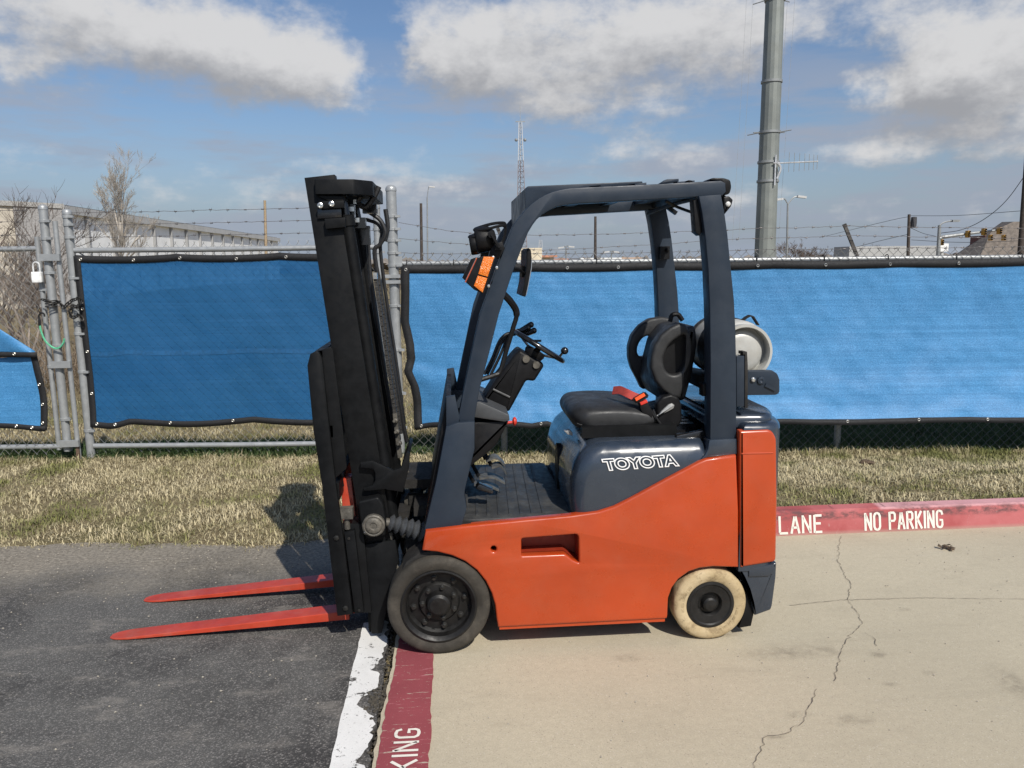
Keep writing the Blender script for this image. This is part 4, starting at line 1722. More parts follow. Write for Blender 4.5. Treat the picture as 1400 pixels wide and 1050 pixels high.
ORANGE = plain('orange_paint', (.39, .046, .007), .32, 0, .07, 4, .04, 30, .06, (.33, .20, .12), .35)
FORKP = plain('red_orange_fork_paint', (.42, .045, .020), .38, 0, .12, 9, .1, 60, .25, (.40, .20, .15), .2)
GREY = plain('charcoal_blue_paint', (.021, .030, .045), .24, 0, .06, 5, .02, 40, .07, (.14, .15, .16), .6)
GREYM = plain('charcoal_blue_satin', (.018, .0265, .040), .44, 0, .08, 5, .04, 60, .07, (.12, .13, .14), .0, .3)
MASTB = plain('mast_black_paint', (.0062, .0066, .0072), .48, 0, .25, 12, .05, 70, .16, (.02, .02, .02), spec=.14)
BLACKP = plain('black_plastic', (.007, .007, .0078), .45, 0, .2, 20, .15, 220, .10, (.04, .04, .04), spec=.18)
GLOSSB = plain('gloss_black', (.008, .008, .009), .2, 0, .2, 20, 0, 60, .0, (.1, .1, .1), .4)
INNER = plain('grimy_black_steel', (.012, .011, .010), .75, .1, .4, 25, .4, 60, .5, (.05, .045, .04))
GREASE = plain('greasy_cast_steel', (.075, .070, .060), .6, .3, .4, 30, .5, 80, .8, (.20, .18, .145))
CHAIN = plain('lift_chain_steel', (.045, .043, .041), .55, .5, .5, 120, .6, 200)
HOSE = plain('hose_rubber', (.012, .012, .013), .5, 0, .2, 60)
VINYL = plain('seat_vinyl', (.017, .0175, .0185), .50, 0, .10, 8, .25, 320, .25, (.08, .08, .08))
MATR = plain('floor_mat_rubber', (.026, .027, .028), .6, 0, .3, 16, .3, 90, .7, (.085, .083, .078))
CHROME = plain('bright_bolt_steel', (.62, .62, .60), .25, .9, .1, 30)
SILVER = plain('silver_lever', (.36, .36, .35), .4, .5, .1, 30)
RUBB = plain('tyre_rubber', (.036, .032, .026), .82, 0, .25, 9, .35, 120, .6, (.115, .10, .08), spec=.3)
RIM = plain('black_wheel_paint', (.0075, .0072, .007), .48, 0, .25, 18, .15, 80, .25, (.05, .047, .043), spec=.3)
REDP = plain('red_plastic', (.55, .035, .02), .4, 0, .1, 30)
REDW = plain('red_webbing', (.36, .045, .035), .75, 0, .15, 60, .5, 300)
WHTP = plain('white_letter_paint', (.78, .78, .77), .4, 0, .05, 30)
CYLW = plain('lpg_cylinder_paint', (.43, .43, .405), .40, .15, .07, 9, .1, 50, .45, (.30, .27, .22), .1)


def mat_beige_tyre():
    t = NT('non_marking_tyre')
    c = t.mix(t.step(t.noise(6, 7, .65), .3, .7), (.36, .27, .145), (.47, .375, .23))
    c = t.mix(t.step(t.noise(16, 9, .75), .47, .64, 0, .8), c, (.20, .145, .08))
    c = t.mix(t.step(t.noise(9, 7, .7, stretch=(1, 3, 1)), .60, .72, 0, .6), c, (.56, .49, .36))
    c = t.mix(t.step(t.noise(55, 5, .7), .62, .72, 0, .7), c, (.12, .10, .07))
    t.set(col=c, rough=.8, spec=.3, nor=t.bump(t.noise(60, 6, .7), .4, .006))
    return t.m


def mat_lens():
    t = NT('amber_lens')
    v = t.voro(260)
    c = t.mix(t.step(v, .1, .6), (.88, .27, .010), (.72, .15, .005))
    t.set(col=c, rough=.22, coat=.5, nor=t.bump(v, .6, .004))
    return t.m


AMBER = mat_lens()
fl = empty('forklift', (.55, N0 + W / 2, 0), 'orange and charcoal forklift with black mast and red forks parked across the red strip', 'forklift')


def pr_(name, pts, d0, d1, mat, bev=.004, holes=(), parent=None, seg=2, rad=0, ang=38):
    m = MB()
    poly = O(pts, d0)
    if rad:
        poly = rounded(poly, rad)
    m.prism(poly, N0 + d0, N0 + d1, bev, [O(h, d0) for h in holes], seg)
    return m.build(name, mat, parent or fl, ang)


def both(name, pts, d0, d1, mat, bev=.004, parent=None, rad=0, seg=2):
    """the same piece on the near and on the far side of the truck"""
    poly = O(pts, d0)
    if rad:
        poly = rounded(poly, rad)
    for a, b in ((d0, d1), (W - d1, W - d0)):
        m = MB()
        m.prism(poly, N0 + a, N0 + b, bev, (), seg)
        m.build(name, mat, parent or fl)


# --- chassis: orange side panels with the step pocket, black inner frame
side = [(577, 753), (582, 726), (640, 719), (720, 711), (780, 705.5), (818, 700), (840, 693), (862, 682), (910, 656), (956, 632), (966, 628), (1007, 622.5), (1010, 700), (1010, 776),
        (975, 775), (957, 777), (942, 782), (928, 792), (919, 804), (914, 818), (913, 842), (912, 846), (796, 852), (681, 858), (679, 846), (677, 828), (672, 811), (664, 795), (652, 780), (636, 768), (618, 760), (598, 755)]
pocket = rounded([(713, 736.5), (791, 730.5), (792, 770), (783, 766), (773, 758), (713, 760.5)], [3, 5, 2, 3, 3, 2], 3)
hole = [(675 + 3.9 * math.cos(a), 751 + 4.1 * math.sin(a)) for a in np.linspace(0, 2 * math.pi, 14, endpoint=False)]
m = MB()
m.prism(O(side, 0), N0, N0 + .055, .010, [O(pocket, 0), O(hole, 0)], 3)
pan = m.build('side_panel', ORANGE, fl, 50)
m = MB()
pk_ = O([(p[0], p[1]) for p in pocket], 0)
k = len(pk_)
m.add([(x, y, z) for y in (N0 + .050, N0 + .13) for x, z in pk_], [(i, (i + 1) % k, k + (i + 1) % k, k + i) for i in range(k)] + [tuple(k + i for i in range(k))])
m.build('step_pocket', plain('pocket_shade_orange', (.26, .024, .007), .45, 0, .1, 20, 0, 60, .35, (.06, .03, .02)), pan)  # panel orange darkened to paint the shade inside the recess
m = MB()
m.prism(O([(x, y + (14 if y < 730 and x < 850 else 0)) for x, y in side], 0), FAR - .055, FAR, .010, (), 3)
m.build('side_panel', ORANGE, fl, 50)
m = MB()                                                  # lower sill return, darker with road film
a, b = P(683, 858, 0), P(910, 846, 0)
m.box((a.x, N0 + .012, a.z - .016), (b.x, N0 + .07, a.z + .01))
m.build('sill', ORANGE, fl)
m = MB()                                                  # the frame between the panels
x0, x1 = P(600, 800, 0).x, P(1010, 700, 0).x
m.box((.20, N0 + .15, .16), (x1 - .02, FAR - .056, .50))
m.box((-.16, N0 + .20, .30), (.25, FAR - .20, .56))
m.box((-.13, N0 + .07, .49), (.25, FAR - .07, .575))
m.box((.93, N0 + .06, .44), (x1, FAR - .06, .9))
m.build('frame', INNER, fl)
m = MB()
for zc in ((.70, .765, .84),):
    a, b = P(700, 854, .1), P(745, 852, .1)
    m.box((a.x, N0 + .08, .085), (b.x, N0 + .3, .16))
m.build('frame_foot', FORKP, fl)


# --- counterweight
def plan_prism(m, plan, z0, z1, bev=0.0, seg=3, top=True):
    """(x, y) outline run upward, top edge rounded by bev"""
    plan = [Vector(p) for p in plan]
    if area([(p.x, p.y) for p in plan]) < 0:
        plan.reverse()
    rings = [(plan, z0)]
    if bev:
        for j in range(seg + 1):
            t = j / seg * math.pi / 2
            rings.append((inset(plan, bev * (1 - math.cos(t))), z1 - bev * (1 - math.sin(t))))
    else:
        rings.append((plan, z1))
    k = len(plan)
    vs = [(p.x, p.y, z) for lp, z in rings for p in lp]
    fs = [(i * k + j, i * k + (j + 1) % k, (i + 1) * k + (j + 1) % k, (i + 1) * k + j) for i in range(len(rings) - 1) for j in range(k)]
    fs += [tuple(range(k - 1, -1, -1)), tuple((len(rings) - 1) * k + j for j in range(k))]
    return m.add(vs, fs)


cx0 = P(1013, 700, 0).x
cx1 = 1.515
zc0, zc1 = P(1040, 775, 0).z, P(1030, 580, 0).z
plan = rounded([(cx0, N0 + .004), (cx1 - .015, N0 + .004), (cx1 + .05, N0 + .16), (cx1 + .05, FAR - .16), (cx1 - .015, FAR - .004), (cx0, FAR - .004)], [0, .07, .12, .12, .07, 0], 6)
m = MB()
plan_prism(m, plan, zc0 - .02, zc1, .035, 4)
cw = m.build('counterweight', GREY, fl, 40)
op = rounded(O([(1011, 589), (1054, 587), (1061.5, 598), (1062.5, 690), (1061, 768), (1012, 776)], 0), [.008, .03, .02, 0, .02, .004], 5)
m = MB()
m.prism(op, N0 - .004, N0 + .05, .014, (), 4)
m.build('counterweight_panel', ORANGE, cw, 50)
a, b = P(1012, 620, 0), P(1060, 619, 0)
m = MB()
m.tube([(a.x + .004, N0 - .0035, a.z), (b.x - .012, N0 - .0035, b.z)], .0035, 6)
m.build('panel_crease', ORANGE, cw)
# bumper below: steps in towards the ground, arched over the rear wheel
bump = [(1009.5, 777), (1030, 776.5), (1062, 769), (1061, 790), (1056, 828), (1054, 834), (1032, 842), (1029, 824), (1024, 806), (1017, 790)]
m = MB()
poly = rounded(O(bump, .012), .006, 2)
m.prism(poly, N0 + .012, N0 + .24, .008, (), 3)
m.build('rear_bumper', GREY, cw, 40)
m = MB()
m.prism(poly, FAR - .24, FAR - .012, .008, (), 3)
m.build('rear_bumper', GREY, cw, 40)
m = MB()
pb_ = rounded([(1.33, N0 + .2), (cx1 + .04, N0 + .2), (cx1 + .04, FAR - .2), (1.33, FAR - .2)], .03)
plan_prism(m, pb_, .2, zc0, 0)
m.build('rear_cross_beam', INNER, cw)
a, b, c, d_ = P(1028, 777, .0), P(1062, 772, .0), P(1025, 792, 0), P(1060, 788, 0)
m = MB()
m.prism(O([(1024, 777.5), (1059, 771), (1060, 781), (1052, 788), (1024, 789)], .002), N0 + .002, N0 + .05, .006)
m.build('bumper_ledge', GREY, cw)
# mud flap behind the rear wheel
pr_('mud_flap', [(1010, 800), (1022, 812), (1031, 838), (1027, 856), (1010, 859), (1016, 840)], .03, .16, BLACKP, .004)
# grey cover on top of the counterweight between the pillars
m = MB()
a, b = P(1005, 562, .05), P(1058, 574, .05)
plan2 = rounded([(1.20, N0 + .09), (cx1 - .03, N0 + .06), (cx1 + .03, N0 + .2), (cx1 + .03, FAR - .2), (cx1 - .03, FAR - .06), (1.20, FAR - .09)], [.02, .06, .1, .1, .06, .02], 5)
plan_prism(m, plan2, zc1 - .03, P(1035, 563, .12).z, .03, 4)
m.build('counterweight_cover', GREY, cw, 40)

# --- engine hood with the maker's name
hz1 = P(870, 600, .10).z
hx0, hx1 = P(781, 690, .03).x, P(968, 605, .03).x
m = MB()
rings = []
hz0 = P(785, 706, .03).z - .05
for (z, ins, fx) in ((hz0, 0, .012), (hz0 + .12, 0, .0), (hz0 + .22, .0, .004), (hz1 - .10, .004, .024), (hz1 - .055, .014, .048), (hz1 - .025, .032, .078), (hz1 - .007, .055, .108), (hz1, .085, .14)):
    pl = rounded([(hx0 + fx, N0 + .022 + ins), (hx1 - ins * .25, N0 + .022 + ins), (hx1 - ins * .25, FAR - .022 - ins), (hx0 + fx, FAR - .022 - ins)], [.085, .03, .03, .085], 8)
    if area([(p.x, p.y) for p in pl]) < 0:
        pl.reverse()
    rings.append((pl, z))
k = len(rings[0][0])
m.add([(p.x, p.y, z) for lp, z in rings for p in lp], [(i * k + j, i * k + (j + 1) % k, (i + 1) * k + (j + 1) % k, (i + 1) * k + j) for i in range(len(rings) - 1) for j in range(k)] + [tuple((len(rings) - 1) * k + j for j in range(k))])
hood = m.build('engine_hood', GREY, fl, 55)
cu = bpy.data.curves.new('maker_name', 'FONT')
cu.body = 'TOYOTA'
cu.size = 1.0
cu.space_character = 1.0
to = bpy.data.objects.new('tmp_text', cu)
C.objects.link(to)
cu.fill_mode = 'NONE'
cu.offset = .045
cu.resolution_u = 6
cu.bevel_depth = 0.040
cu.bevel_resolution = 1
dg = bpy.context.evaluated_depsgraph_get()
me = bpy.data.meshes.new_from_object(to.evaluated_get(dg))
bpy.data.objects.remove(to)
vs = np.zeros(len(me.vertices) * 3)
me.vertices.foreach_get('co', vs)
vs = vs.reshape(-1, 3)
lo, hi = vs.min(0), vs.max(0)
q0, q1, q2 = P(827, 645, .018), P(930.5, 638, .018), P(822.5, 627.5, .018)
ex = (q1 - q0)
ey = Vector((-.018, 0, (q2 - q0).z))
nv = []
for v in vs:
    u_, w_ = (v[0] - lo[0]) / (hi[0] - lo[0]), (v[1] - lo[1]) / (hi[1] - lo[1])
    p = q0 + ex * u_ + ey * w_
    nv.append((p.x, N0 + .0215 - v[2] * .03, p.z))
me.vertices.foreach_set('co', np.array(nv).reshape(-1))
me.materials.clear()
me.materials.append(WHTP)
me.name = 'maker_name'
o = bpy.data.objects.new('maker_name', me)
C.objects.link(o)
o.parent = hood
m = MB()
for y in np.arange(N0 + .26, FAR - .24, .075):
    m.box((1.03, y, hz1 - .02), (1.19, y + .045, hz1 + .03))
tag(m.build('cover_vent', GLOSSB, cw), kind='stuff')
# vents and latch on the hood
pr_('hood_latch', [(772, 590), (779, 588), (783, 592), (783, 596), (776, 594)], .30, .34, SILVER, .002, (), hood)
m = MB()
vx = hx0 + .004
pe = [(vx - .02 * math.cos(a) * 0 - .006, N0 + .52 + .055 * math.cos(a), P(765, 640, .5).z + .13 * math.sin(a)) for a in np.linspace(0, 2 * math.pi, 20, endpoint=False)]
m.add(pe + [(x + .03, y, z) for x, y, z in pe], [tuple(range(20))] + [(i, (i + 1) % 20, 20 + (i + 1) % 20, 20 + i) for i in range(20)])
m.build('hood_vent', BLACKP, hood)
m = MB()
a = P(800, 592, .12)
b = P(955, 594, .12)
m.box((hx1 - .26, N0 + .20, hz1 - .003), (hx1 - .02, FAR - .2, hz1 + .012))
m.build('hood_rear_lip', GLOSSB, hood)
m = MB()
for yy in (N0 + .10, FAR - .13):
    m = MB()
    m.prism(rounded(O([(925, 596), (962, 588), (968, 594), (968, 602), (922, 604)], .1), .006), yy, yy + .03, .006)
    m.build('hood_rib', GLOSSB, hood)

# --- floor, mat, pedals
fz = P(700, 713, .0).z
m = MB()
m.box((-.14, N0 + .03, fz - .05), (hx0 + .06, FAR - .03, fz - .012))
m.build('floor_plate', INNER, fl)
m = MB()
plm = rounded([(P(640, 712, .05).x, N0 + .055), (P(790, 703, .05).x, N0 + .055), (hx0 + .02, N0 + .2), (hx0 - .005, FAR - .012), (-.06, FAR - .012), (-.06, N0 + .12)], [.03, .01, .05, .03, .03, .05], 4)
plan_prism(m, plm, fz - .02, fz, .006, 2)
mt = m.build('floor_mat', MATR, fl)
for i in range(7):
    x = .10 + i * .052
    m = MB()
    m.bar((x, N0 + .10, fz + .001), (x + .035, FAR - .05, fz + .001), .012, .006)
    m.build('mat_rib', MATR, mt)
for (a_, b_, c_) in (((664, 628), (678, 624), (690, 634)), ((672, 637), (684, 635), (692, 646)), ((655, 652), (672, 650), (690, 658)), ((648, 660), (665, 661), (682, 668))):
    m = MB()
    pts = smoothed([P(*a_, .35), P(*b_, .38), P(*c_, .42)], 4)
    for yy in (0,):
        vsl = []
        for p in pts:
            vsl += [p + Vector((0, -.03, .002)), p + Vector((0, .05, .002)), p + Vector((0, .05, -.008)), p + Vector((0, -.03, -.008))]
        kk = len(pts)
        m.add(vsl, [(4 * i + j, 4 * i + (j + 1) % 4, 4 * i + 4 + (j + 1) % 4, 4 * i + 4 + j) for i in range(kk - 1) for j in range(4)] + [(0, 1, 2, 3), tuple(4 * (kk - 1) + j for j in (3, 2, 1, 0))])
    ped = m.build('pedal', plain('worn_pedal', (.10, .10, .095), .5, .3, .3, 40), fl)
    m = MB()
    m.tube([P(*a_, .37), P(a_[0] - 12, a_[1] - 22, .40)], .010, 6)
    m.build('pedal_arm', BLACKP, ped)
m = MB()
m.prism(rounded(O([(655, 662), (675, 671), (674, 676), (660, 672), (650, 668)], .2), .008), N0 + .2, N0 + .26, .004)
m.build('brake_release', GLOSSB, fl)

# --- cowl, dash, steering
both('cowl_side', [(610, 543), (622, 541), (630, 578), (610, 582)], .045, .075, GREYM, .003)
pr_('cowl', [(610, 548), (617, 548), (600, 660), (592, 720), (580, 720)], .09, W - .09, BLACKP, .004)
pr_('dash_console', [(648, 577), (696, 576), (692, 583), (680, 607), (664, 622), (646, 636), (612, 660), (612, 590)], .22, .72, BLACKP, .012, rad=.012)
pr_('dash_top', [(640, 553), (655, 549), (676, 558), (696, 567), (697, 575), (690, 577), (650, 571), (640, 570)], .20, .74, plain('grey_dash_plastic', (.045, .048, .052), .5, 0, .1, 20, .2, 200), .006, rad=.006)
m = MB()
m.tube([P(693, 578, .30), P(701, 577, .30)], .007, 8)
m.ball(P(703.5, 576, .30), (.012, .02, .022), 10)
m.build('red_knob', REDP, fl)
col = pr_('steering_column', [(711, 478), (724, 486), (742, 496), (744, 501), (731, 522), (720, 520), (696, 564), (657, 552), (677, 520), (702, 487)], .40, .60, BLACKP, .018, rad=.015, seg=3)
m = MB()
for (x, y) in ((719, 491), (733, 499)):
    m.lathe([(0, -.012), (.017, -.012), (.020, 0), (.020, .02)], P(x, y, .40), (0, 1, 0), 14)
m.build('column_knob', GREASE, col)
m = MB()
m.tube([P(674, 532, .395), P(697, 543, .395)], .005, 6)
m.build('column_seam', plain('pale_edge', (.10, .10, .10), .4), col)
# wheel: a real ring lying in a tilted plane, seen nearly edge on
a, b = P(704, 453, .50), P(769, 493, .50)
cw_ = (a + b) / 2
ex = (b - a).normalized()
nz = Vector((-ex.z, 0, ex.x))
nz = (nz + Vector((0, .02, 0))).normalized()
ey = nz.cross(ex)
Rw = (b - a).length / 2
m = MB()
for i in range(48):
    pass
vs, fs = [], []
nA, nB = 48, 10
for i in range(nA):
    t = 2 * math.pi * i / nA
    rd = ex * math.cos(t) + ey * math.sin(t)
    for j in range(nB):
        s = 2 * math.pi * j / nB
        vs.append(cw_ + rd * (Rw + .013 * math.cos(s)) + nz * .013 * math.sin(s))
for i in range(nA):
    for j in range(nB):
        fs.append((i * nB + j, ((i + 1) % nA) * nB + j, ((i + 1) % nA) * nB + (j + 1) % nB, i * nB + (j + 1) % nB))
m.add(vs, fs)
swh = m.build('steering_wheel', GLOSSB, fl, 60)
for t in (.3, 2.5, 4.6):
    m = MB()
    rd = ex * math.cos(t) + ey * math.sin(t)
    m.bar(cw_ - nz * .035 + rd * .03, cw_ + rd * (Rw - .004), .030, .008, nz)
    m.build('spoke', GLOSSB, swh)
m = MB()
m.lathe([(0, -.075), (.045, -.07), (.055, -.04), (.05, -.022), (0, -.018)], cw_, nz, 20)
m.build('hub', BLACKP, swh)
k_ = P(764, 489, .47)
m = MB()
m.tube([k_, P(769.5, 482, .47)], .006, 8)
m.ball(P(772, 479.5, .47), (.020, .020, .019), 14)
m.build('spinner_knob', GLOSSB, swh)
m = MB()
m.tube([P(740, 466, .42), P(719, 466, .45), P(711, 460, .46)], .006, 6)
m.build('stalk', GLOSSB, col)
for (x0_, y0_, x1_, y1_) in ((707, 453, 726, 444), (709, 457, 730, 452), (706, 451, 722, 448)):
    m = MB()
    m.tube([P(x0_, y0_, .72), P(x1_ - 8, y1_ + 4, .72), P(x1_, y1_, .72)], [.006, .013, .016], 8)
    m.ball(P(x1_, y1_, .72), .017, 10)
    m.build('control_lever', GLOSSB, fl)
for i, off in enumerate((0, 4, 9)):
    m = MB()
    m.tube(smoothed([P(662 + off, 512, .62 + .04 * i), P(673 + off, 490, .62 + .04 * i), P(683 + off * .6, 466 + off, .62 + .04 * i), P(694, 456 + off * .5, .62 + .04 * i), P(704, 457, .64)], 5), .008, 6)
    m.build('wiring_hose', HOSE, fl)
m = MB()
m.tube(smoothed([P(687, 401, .10), P(697, 411, .12), P(705, 423, .14), P(706, 433, .14), P(701, 450, .14), P(692, 480, .14), P(684, 507, .13), P(676, 513, .12), P(657, 519, .10)], 4), [.016] * 12 + [.0115] * 21, 8)
m.build('grab_handle', BLACKP, fl)

# --- overhead guard: two bent side rails with front pillars, rear pillars, roof plates and bars
rail_o = [(625, 578), (633.5, 535), (648, 466), (656, 430), (678, 368), (690, 337), (701, 309), (709, 298), (718, 287), (727, 278), (737, 271), (746, 266), (756, 262), (768, 259), (780, 257), (830, 254.6), (878, 252.6), (940, 249.3), (986, 246.8), (992, 250), (993, 262), (988, 267.5),
          (955, 269), (900, 272), (831, 276), (790, 278), (771, 280), (763, 282), (756, 285), (748, 289), (740.6, 294), (734, 300), (728.6, 307), (722, 318), (714, 338), (702, 369), (682, 430), (668, 486), (655, 535), (648, 578)]
og = []
poly = O(rail_o, .045)
for a_, b_ in ((.045, .115), (W - .115, W - .045)):
    m = MB()
    m.prism(poly, N0 + a_, N0 + b_, .006, (), 2)
    og.append(m.build('guard_rail', GREYM, fl))
both('guard_post_base', [(580, 725), (596, 658), (610, 583.5), (625, 578), (649, 576.5), (649, 614), (636, 668), (635, 676), (638, 693), (637, 700), (631, 719.5)], .025, .125, GREYM, .006)
both('rear_pillar', [(955.5, 268), (986, 265.5), (991, 291), (995, 320), (1000, 370), (1004, 410), (1006, 450), (1007, 500), (1007, 560), (1007, 601), (971, 603), (971.5, 500), (970.5, 420), (968.5, 370), (964.5, 325), (960, 291)], .035, .125, GREYM, .006)
both('rear_pillar_foot', [(970, 602), (1008, 600), (1008.5, 621), (968, 625.5), (957, 629), (964, 622), (968, 614)], .022, .135, GREY, .006)
for s in og[:1]:
    pass
pr_('roof_front_plate', [(718.5, 257), (722, 254.5), (800, 251.2), (878, 247.8), (879, 250.5), (800, 258), (760, 266), (740, 278), (722, 296), (718.5, 300)], .116, W - .116, GREYM, .003)
for i, (px0, px1) in enumerate(((805, 822), (868, 884), (925, 950))):
    pr_('roof_cross_bar', [(px0, 254 - (px0 - 805) * .045), (px1, 253 - (px1 - 805) * .045), (px1, 266 - (px1 - 805) * .04), (px0, 267 - (px0 - 805) * .04)], .116, W - .116, GREYM, .003)
for y in (.28, .42, .56, .70):
    m = MB()
    m.bar(P(760, 266, y), P(965, 256, y), .05, .014, (0, 0, 1))
    m.build('roof_bar', GREYM, fl)
pr_('rear_header', [(950, 250), (984, 247), (992, 252), (992, 264), (956, 268)], .116, W - .116, GREYM, .004)
pr_('roof_bracket', [(904, 250), (912, 245), (928, 244.4), (928, 248), (904, 250.4)], .10, .16, GREYM, .001)
pr_('roof_bracket', [(938, 247.5), (942, 246), (947, 247), (947, 249)], .10, .14, BLACKP, .001)
m = MB()                                                   # wiring under the roof
m.tube(smoothed([P(910, 275, .30), P(926, 283, .32), P(948, 291, .20), P(956, 293, .13)], 4), .007, 6)
m.tube(smoothed([P(886, 292, .70), P(915, 281, .5), P(950, 272, .2)], 4), .009, 6)
m.build('roof_wiring', HOSE, fl)
pr_('wire_cover', [(948, 274), (956, 271), (960, 316), (957, 322), (951, 317)], .06, .12, BLACKP, .003)
m = MB()
a, b = P(985, 249, .09), P(1000, 249, .09)
m.prism(rounded(O([(968, 247), (974, 243), (990, 243.2), (999, 246), (1000.5, 256), (998, 265), (991, 267), (986, 248)], .06), .01), N0 + .06, N0 + .16, .006)
m.build('rear_lamp_housing', BLACKP, fl)
for y in (N0 + .11, FAR - .11):
    m = MB()
    m.bar((P(978, 262, .1).x, y, P(978, 262, .1).z), (P(997, 276, .1).x, y, P(997, 276, .1).z), .03, .02)
    m.build('lamp_bracket', BLACKP, fl)
m = MB()
m.prism(rounded(O([(968, 247), (974, 243), (990, 243.2), (999, 246), (1000.5, 256), (998, 265), (991, 267), (986, 248)], .06), .01), FAR - .16, FAR - .06, .006)
m.build('rear_lamp_housing', BLACKP, fl)
pr_('rear_lamp', [(989, 269), (997, 268), (1002.5, 273), (1000, 282), (990, 294)], .07, .15, BLACKP, .006, rad=.008)
pr_('rear_lamp', [(989, 269), (997, 268), (1002.5, 273), (1000, 282), (990, 294)], W - .15, W - .07, BLACKP, .006, rad=.008)
m = MB()
m.ball(P(995.5, 279, .068), (.012, .006, .012), 10)
m.build('lamp_glint_cap', plain('clear_lens', (.6, .6, .58), .15), fl)
# equipment on the far pillar
fx = P(905, 342, W - .12)
m = MB()
m.box((fx.x - .02, FAR - .17, fx.z - .05), (fx.x + .03, FAR - .12, fx.z + .02))
m.ball((fx.x + .015, FAR - .175, fx.z + .0), .011, 8)
m.build('pillar_switch', BLACKP, fl)


# --- work lamps, turn signals, mirror
def work_lamp(d):
    c = P(668, 326, .03)
    y = N0 + d + .045
    dx = Vector((-.97, 0, -.14)).normalized()
    Cn = Vector((c.x, y, c.z))
    m = MB()
    m.lathe([(0, .055), (.030, .05), (.050, .03), (.056, .0), (.056, -.03), (.052, -.036), (.046, -.022), (0, -.012)], Cn + dx * .02, -dx, 24)
    l = m.build('work_lamp', BLACKP, fl)
    m = MB()
    m.lathe([(.044, .0), (.03, .012), (0, .016)], Cn + dx * .036, dx, 20)
    m.build('lens', plain('lamp_glass', (.5, .5, .5), .1, .3), l)
    m = MB()
    m.tube(smoothed([(P(683, 340, .03).x, y, P(683, 340, .03).z), (P(690, 322, .03).x, y, P(690, 322, .03).z), (P(691, 308, .03).x, y, P(691, 308, .03).z), (P(688, 304.5, .03).x, y, P(688, 304.5, .03).z), (P(672, 306, .03).x, y, P(672, 306, .03).z), (P(652, 312, .03).x, y, P(652, 312, .03).z), (P(649, 315, .03).x, y - .02, P(649, 315, .03).z), (P(660, 315, .03).x, y - .045, P(660, 315, .03).z), (P(684, 309, .03).x, y - .045, P(684, 309, .03).z), (P(690, 310, .03).x, y - .02, P(690, 310, .03).z)], 3), .0065, 6)
    m.build('lamp_guard', BLACKP, l)
    m = MB()
    for s in (-1, 1):
        m.bar((P(671, 321, .03).x, y + s * .06, P(671, 321, .03).z), (P(682, 339, .03).x, y + s * .06, P(682, 339, .03).z), .010, .035, (0, 1, 0))
        m.lathe([(.016, 0), (.016, .008), (0, .009)], (P(671, 321, .03).x, y + s * .064, P(671, 321, .03).z), (0, s, 0), 12)
    m.bar((P(681, 340, .03).x, y - .064, P(681, 340, .03).z), (P(681, 340, .03).x, y + .064, P(681, 340, .03).z), .03, .012)
    m.build('lamp_bracket', BLACKP, l)
    m = MB()
    pts_ = [(672, 336), (686, 330), (690, 340), (682, 354), (668, 350)]
    m.prism(O(pts_, .03), y - .03, y + .04, .004)
    m.build('lamp_mount', BLACKP, l)


work_lamp(-.005)
work_lamp(W - .10)


def turn_signal(d0, d1):
    hp = O([(652.5, 353), (661, 350), (676.5, 350.5), (677.5, 352), (662.5, 401), (659, 401), (648, 396), (637, 386)], .0)
    m = MB()
    m.prism(hp, N0 + d0, N0 + d1, .003)
    h = m.build('turn_signal', BLACKP, fl)
    for q_ in ([(661, 350.8), (675.5, 351.3), (666.5, 378.3), (653.6, 374.6)], [(653, 376.6), (666, 380.2), (659.6, 399.8), (647.7, 390.5)]):
        m = MB()
        y = d0 - .006 if d0 < .5 else d0 - .006
        m.prism(O(q_, 0), N0 + d0 - .007, N0 + d0 + .004, .002)
        m.build('amber_lens', AMBER, h)
    a_, b_ = P(652, 353.5, 0), P(636.5, 386, 0)
    m = MB()
    if d0 < .5:
        m.bar((a_.x - .001, N0 + (d0 + d1) / 2, a_.z), (b_.x - .001, N0 + (d0 + d1) / 2, b_.z), .07, .004, (1, 0, .4))
        m.build('front_lens', plain('dark_amber', (.35, .06, .02), .3), h)
    m = MB()
    for (x, y) in ((665, 391), (676, 366), (671, 352)):
        m.ball(P(x + 3, y, d0), (.008, .006, .008), 8)
    m.build('bolt', CHROME, h)


turn_signal(-.012, .075)
turn_signal(W - .06, W + .004)
pr_('mirror', [(720, 341.5), (723, 339), (726, 342), (727, 352), (726, 367), (722, 388), (718.5, 406), (713, 404.5), (716.5, 388), (719.5, 365)], .20, .48, BLACKP, .004)
mir = fl.children[-1]
m = MB()
m.tube([P(700, 366, .10), P(709, 368, .16), P(717, 374, .22)], .007, 8)
m.bar(P(716, 364, .26), P(714.5, 379, .26), .03, .03)
m.build('mirror_arm', BLACKP, fl)
pr_('mirror_glass', [(727.5, 355), (727, 367), (723.2, 388), (719.8, 404), (719, 404), (722.3, 388), (726, 367), (726.8, 355)], .22, .46, plain('mirror_silver', (.8, .8, .8), .04, 1.0, 0), .0)


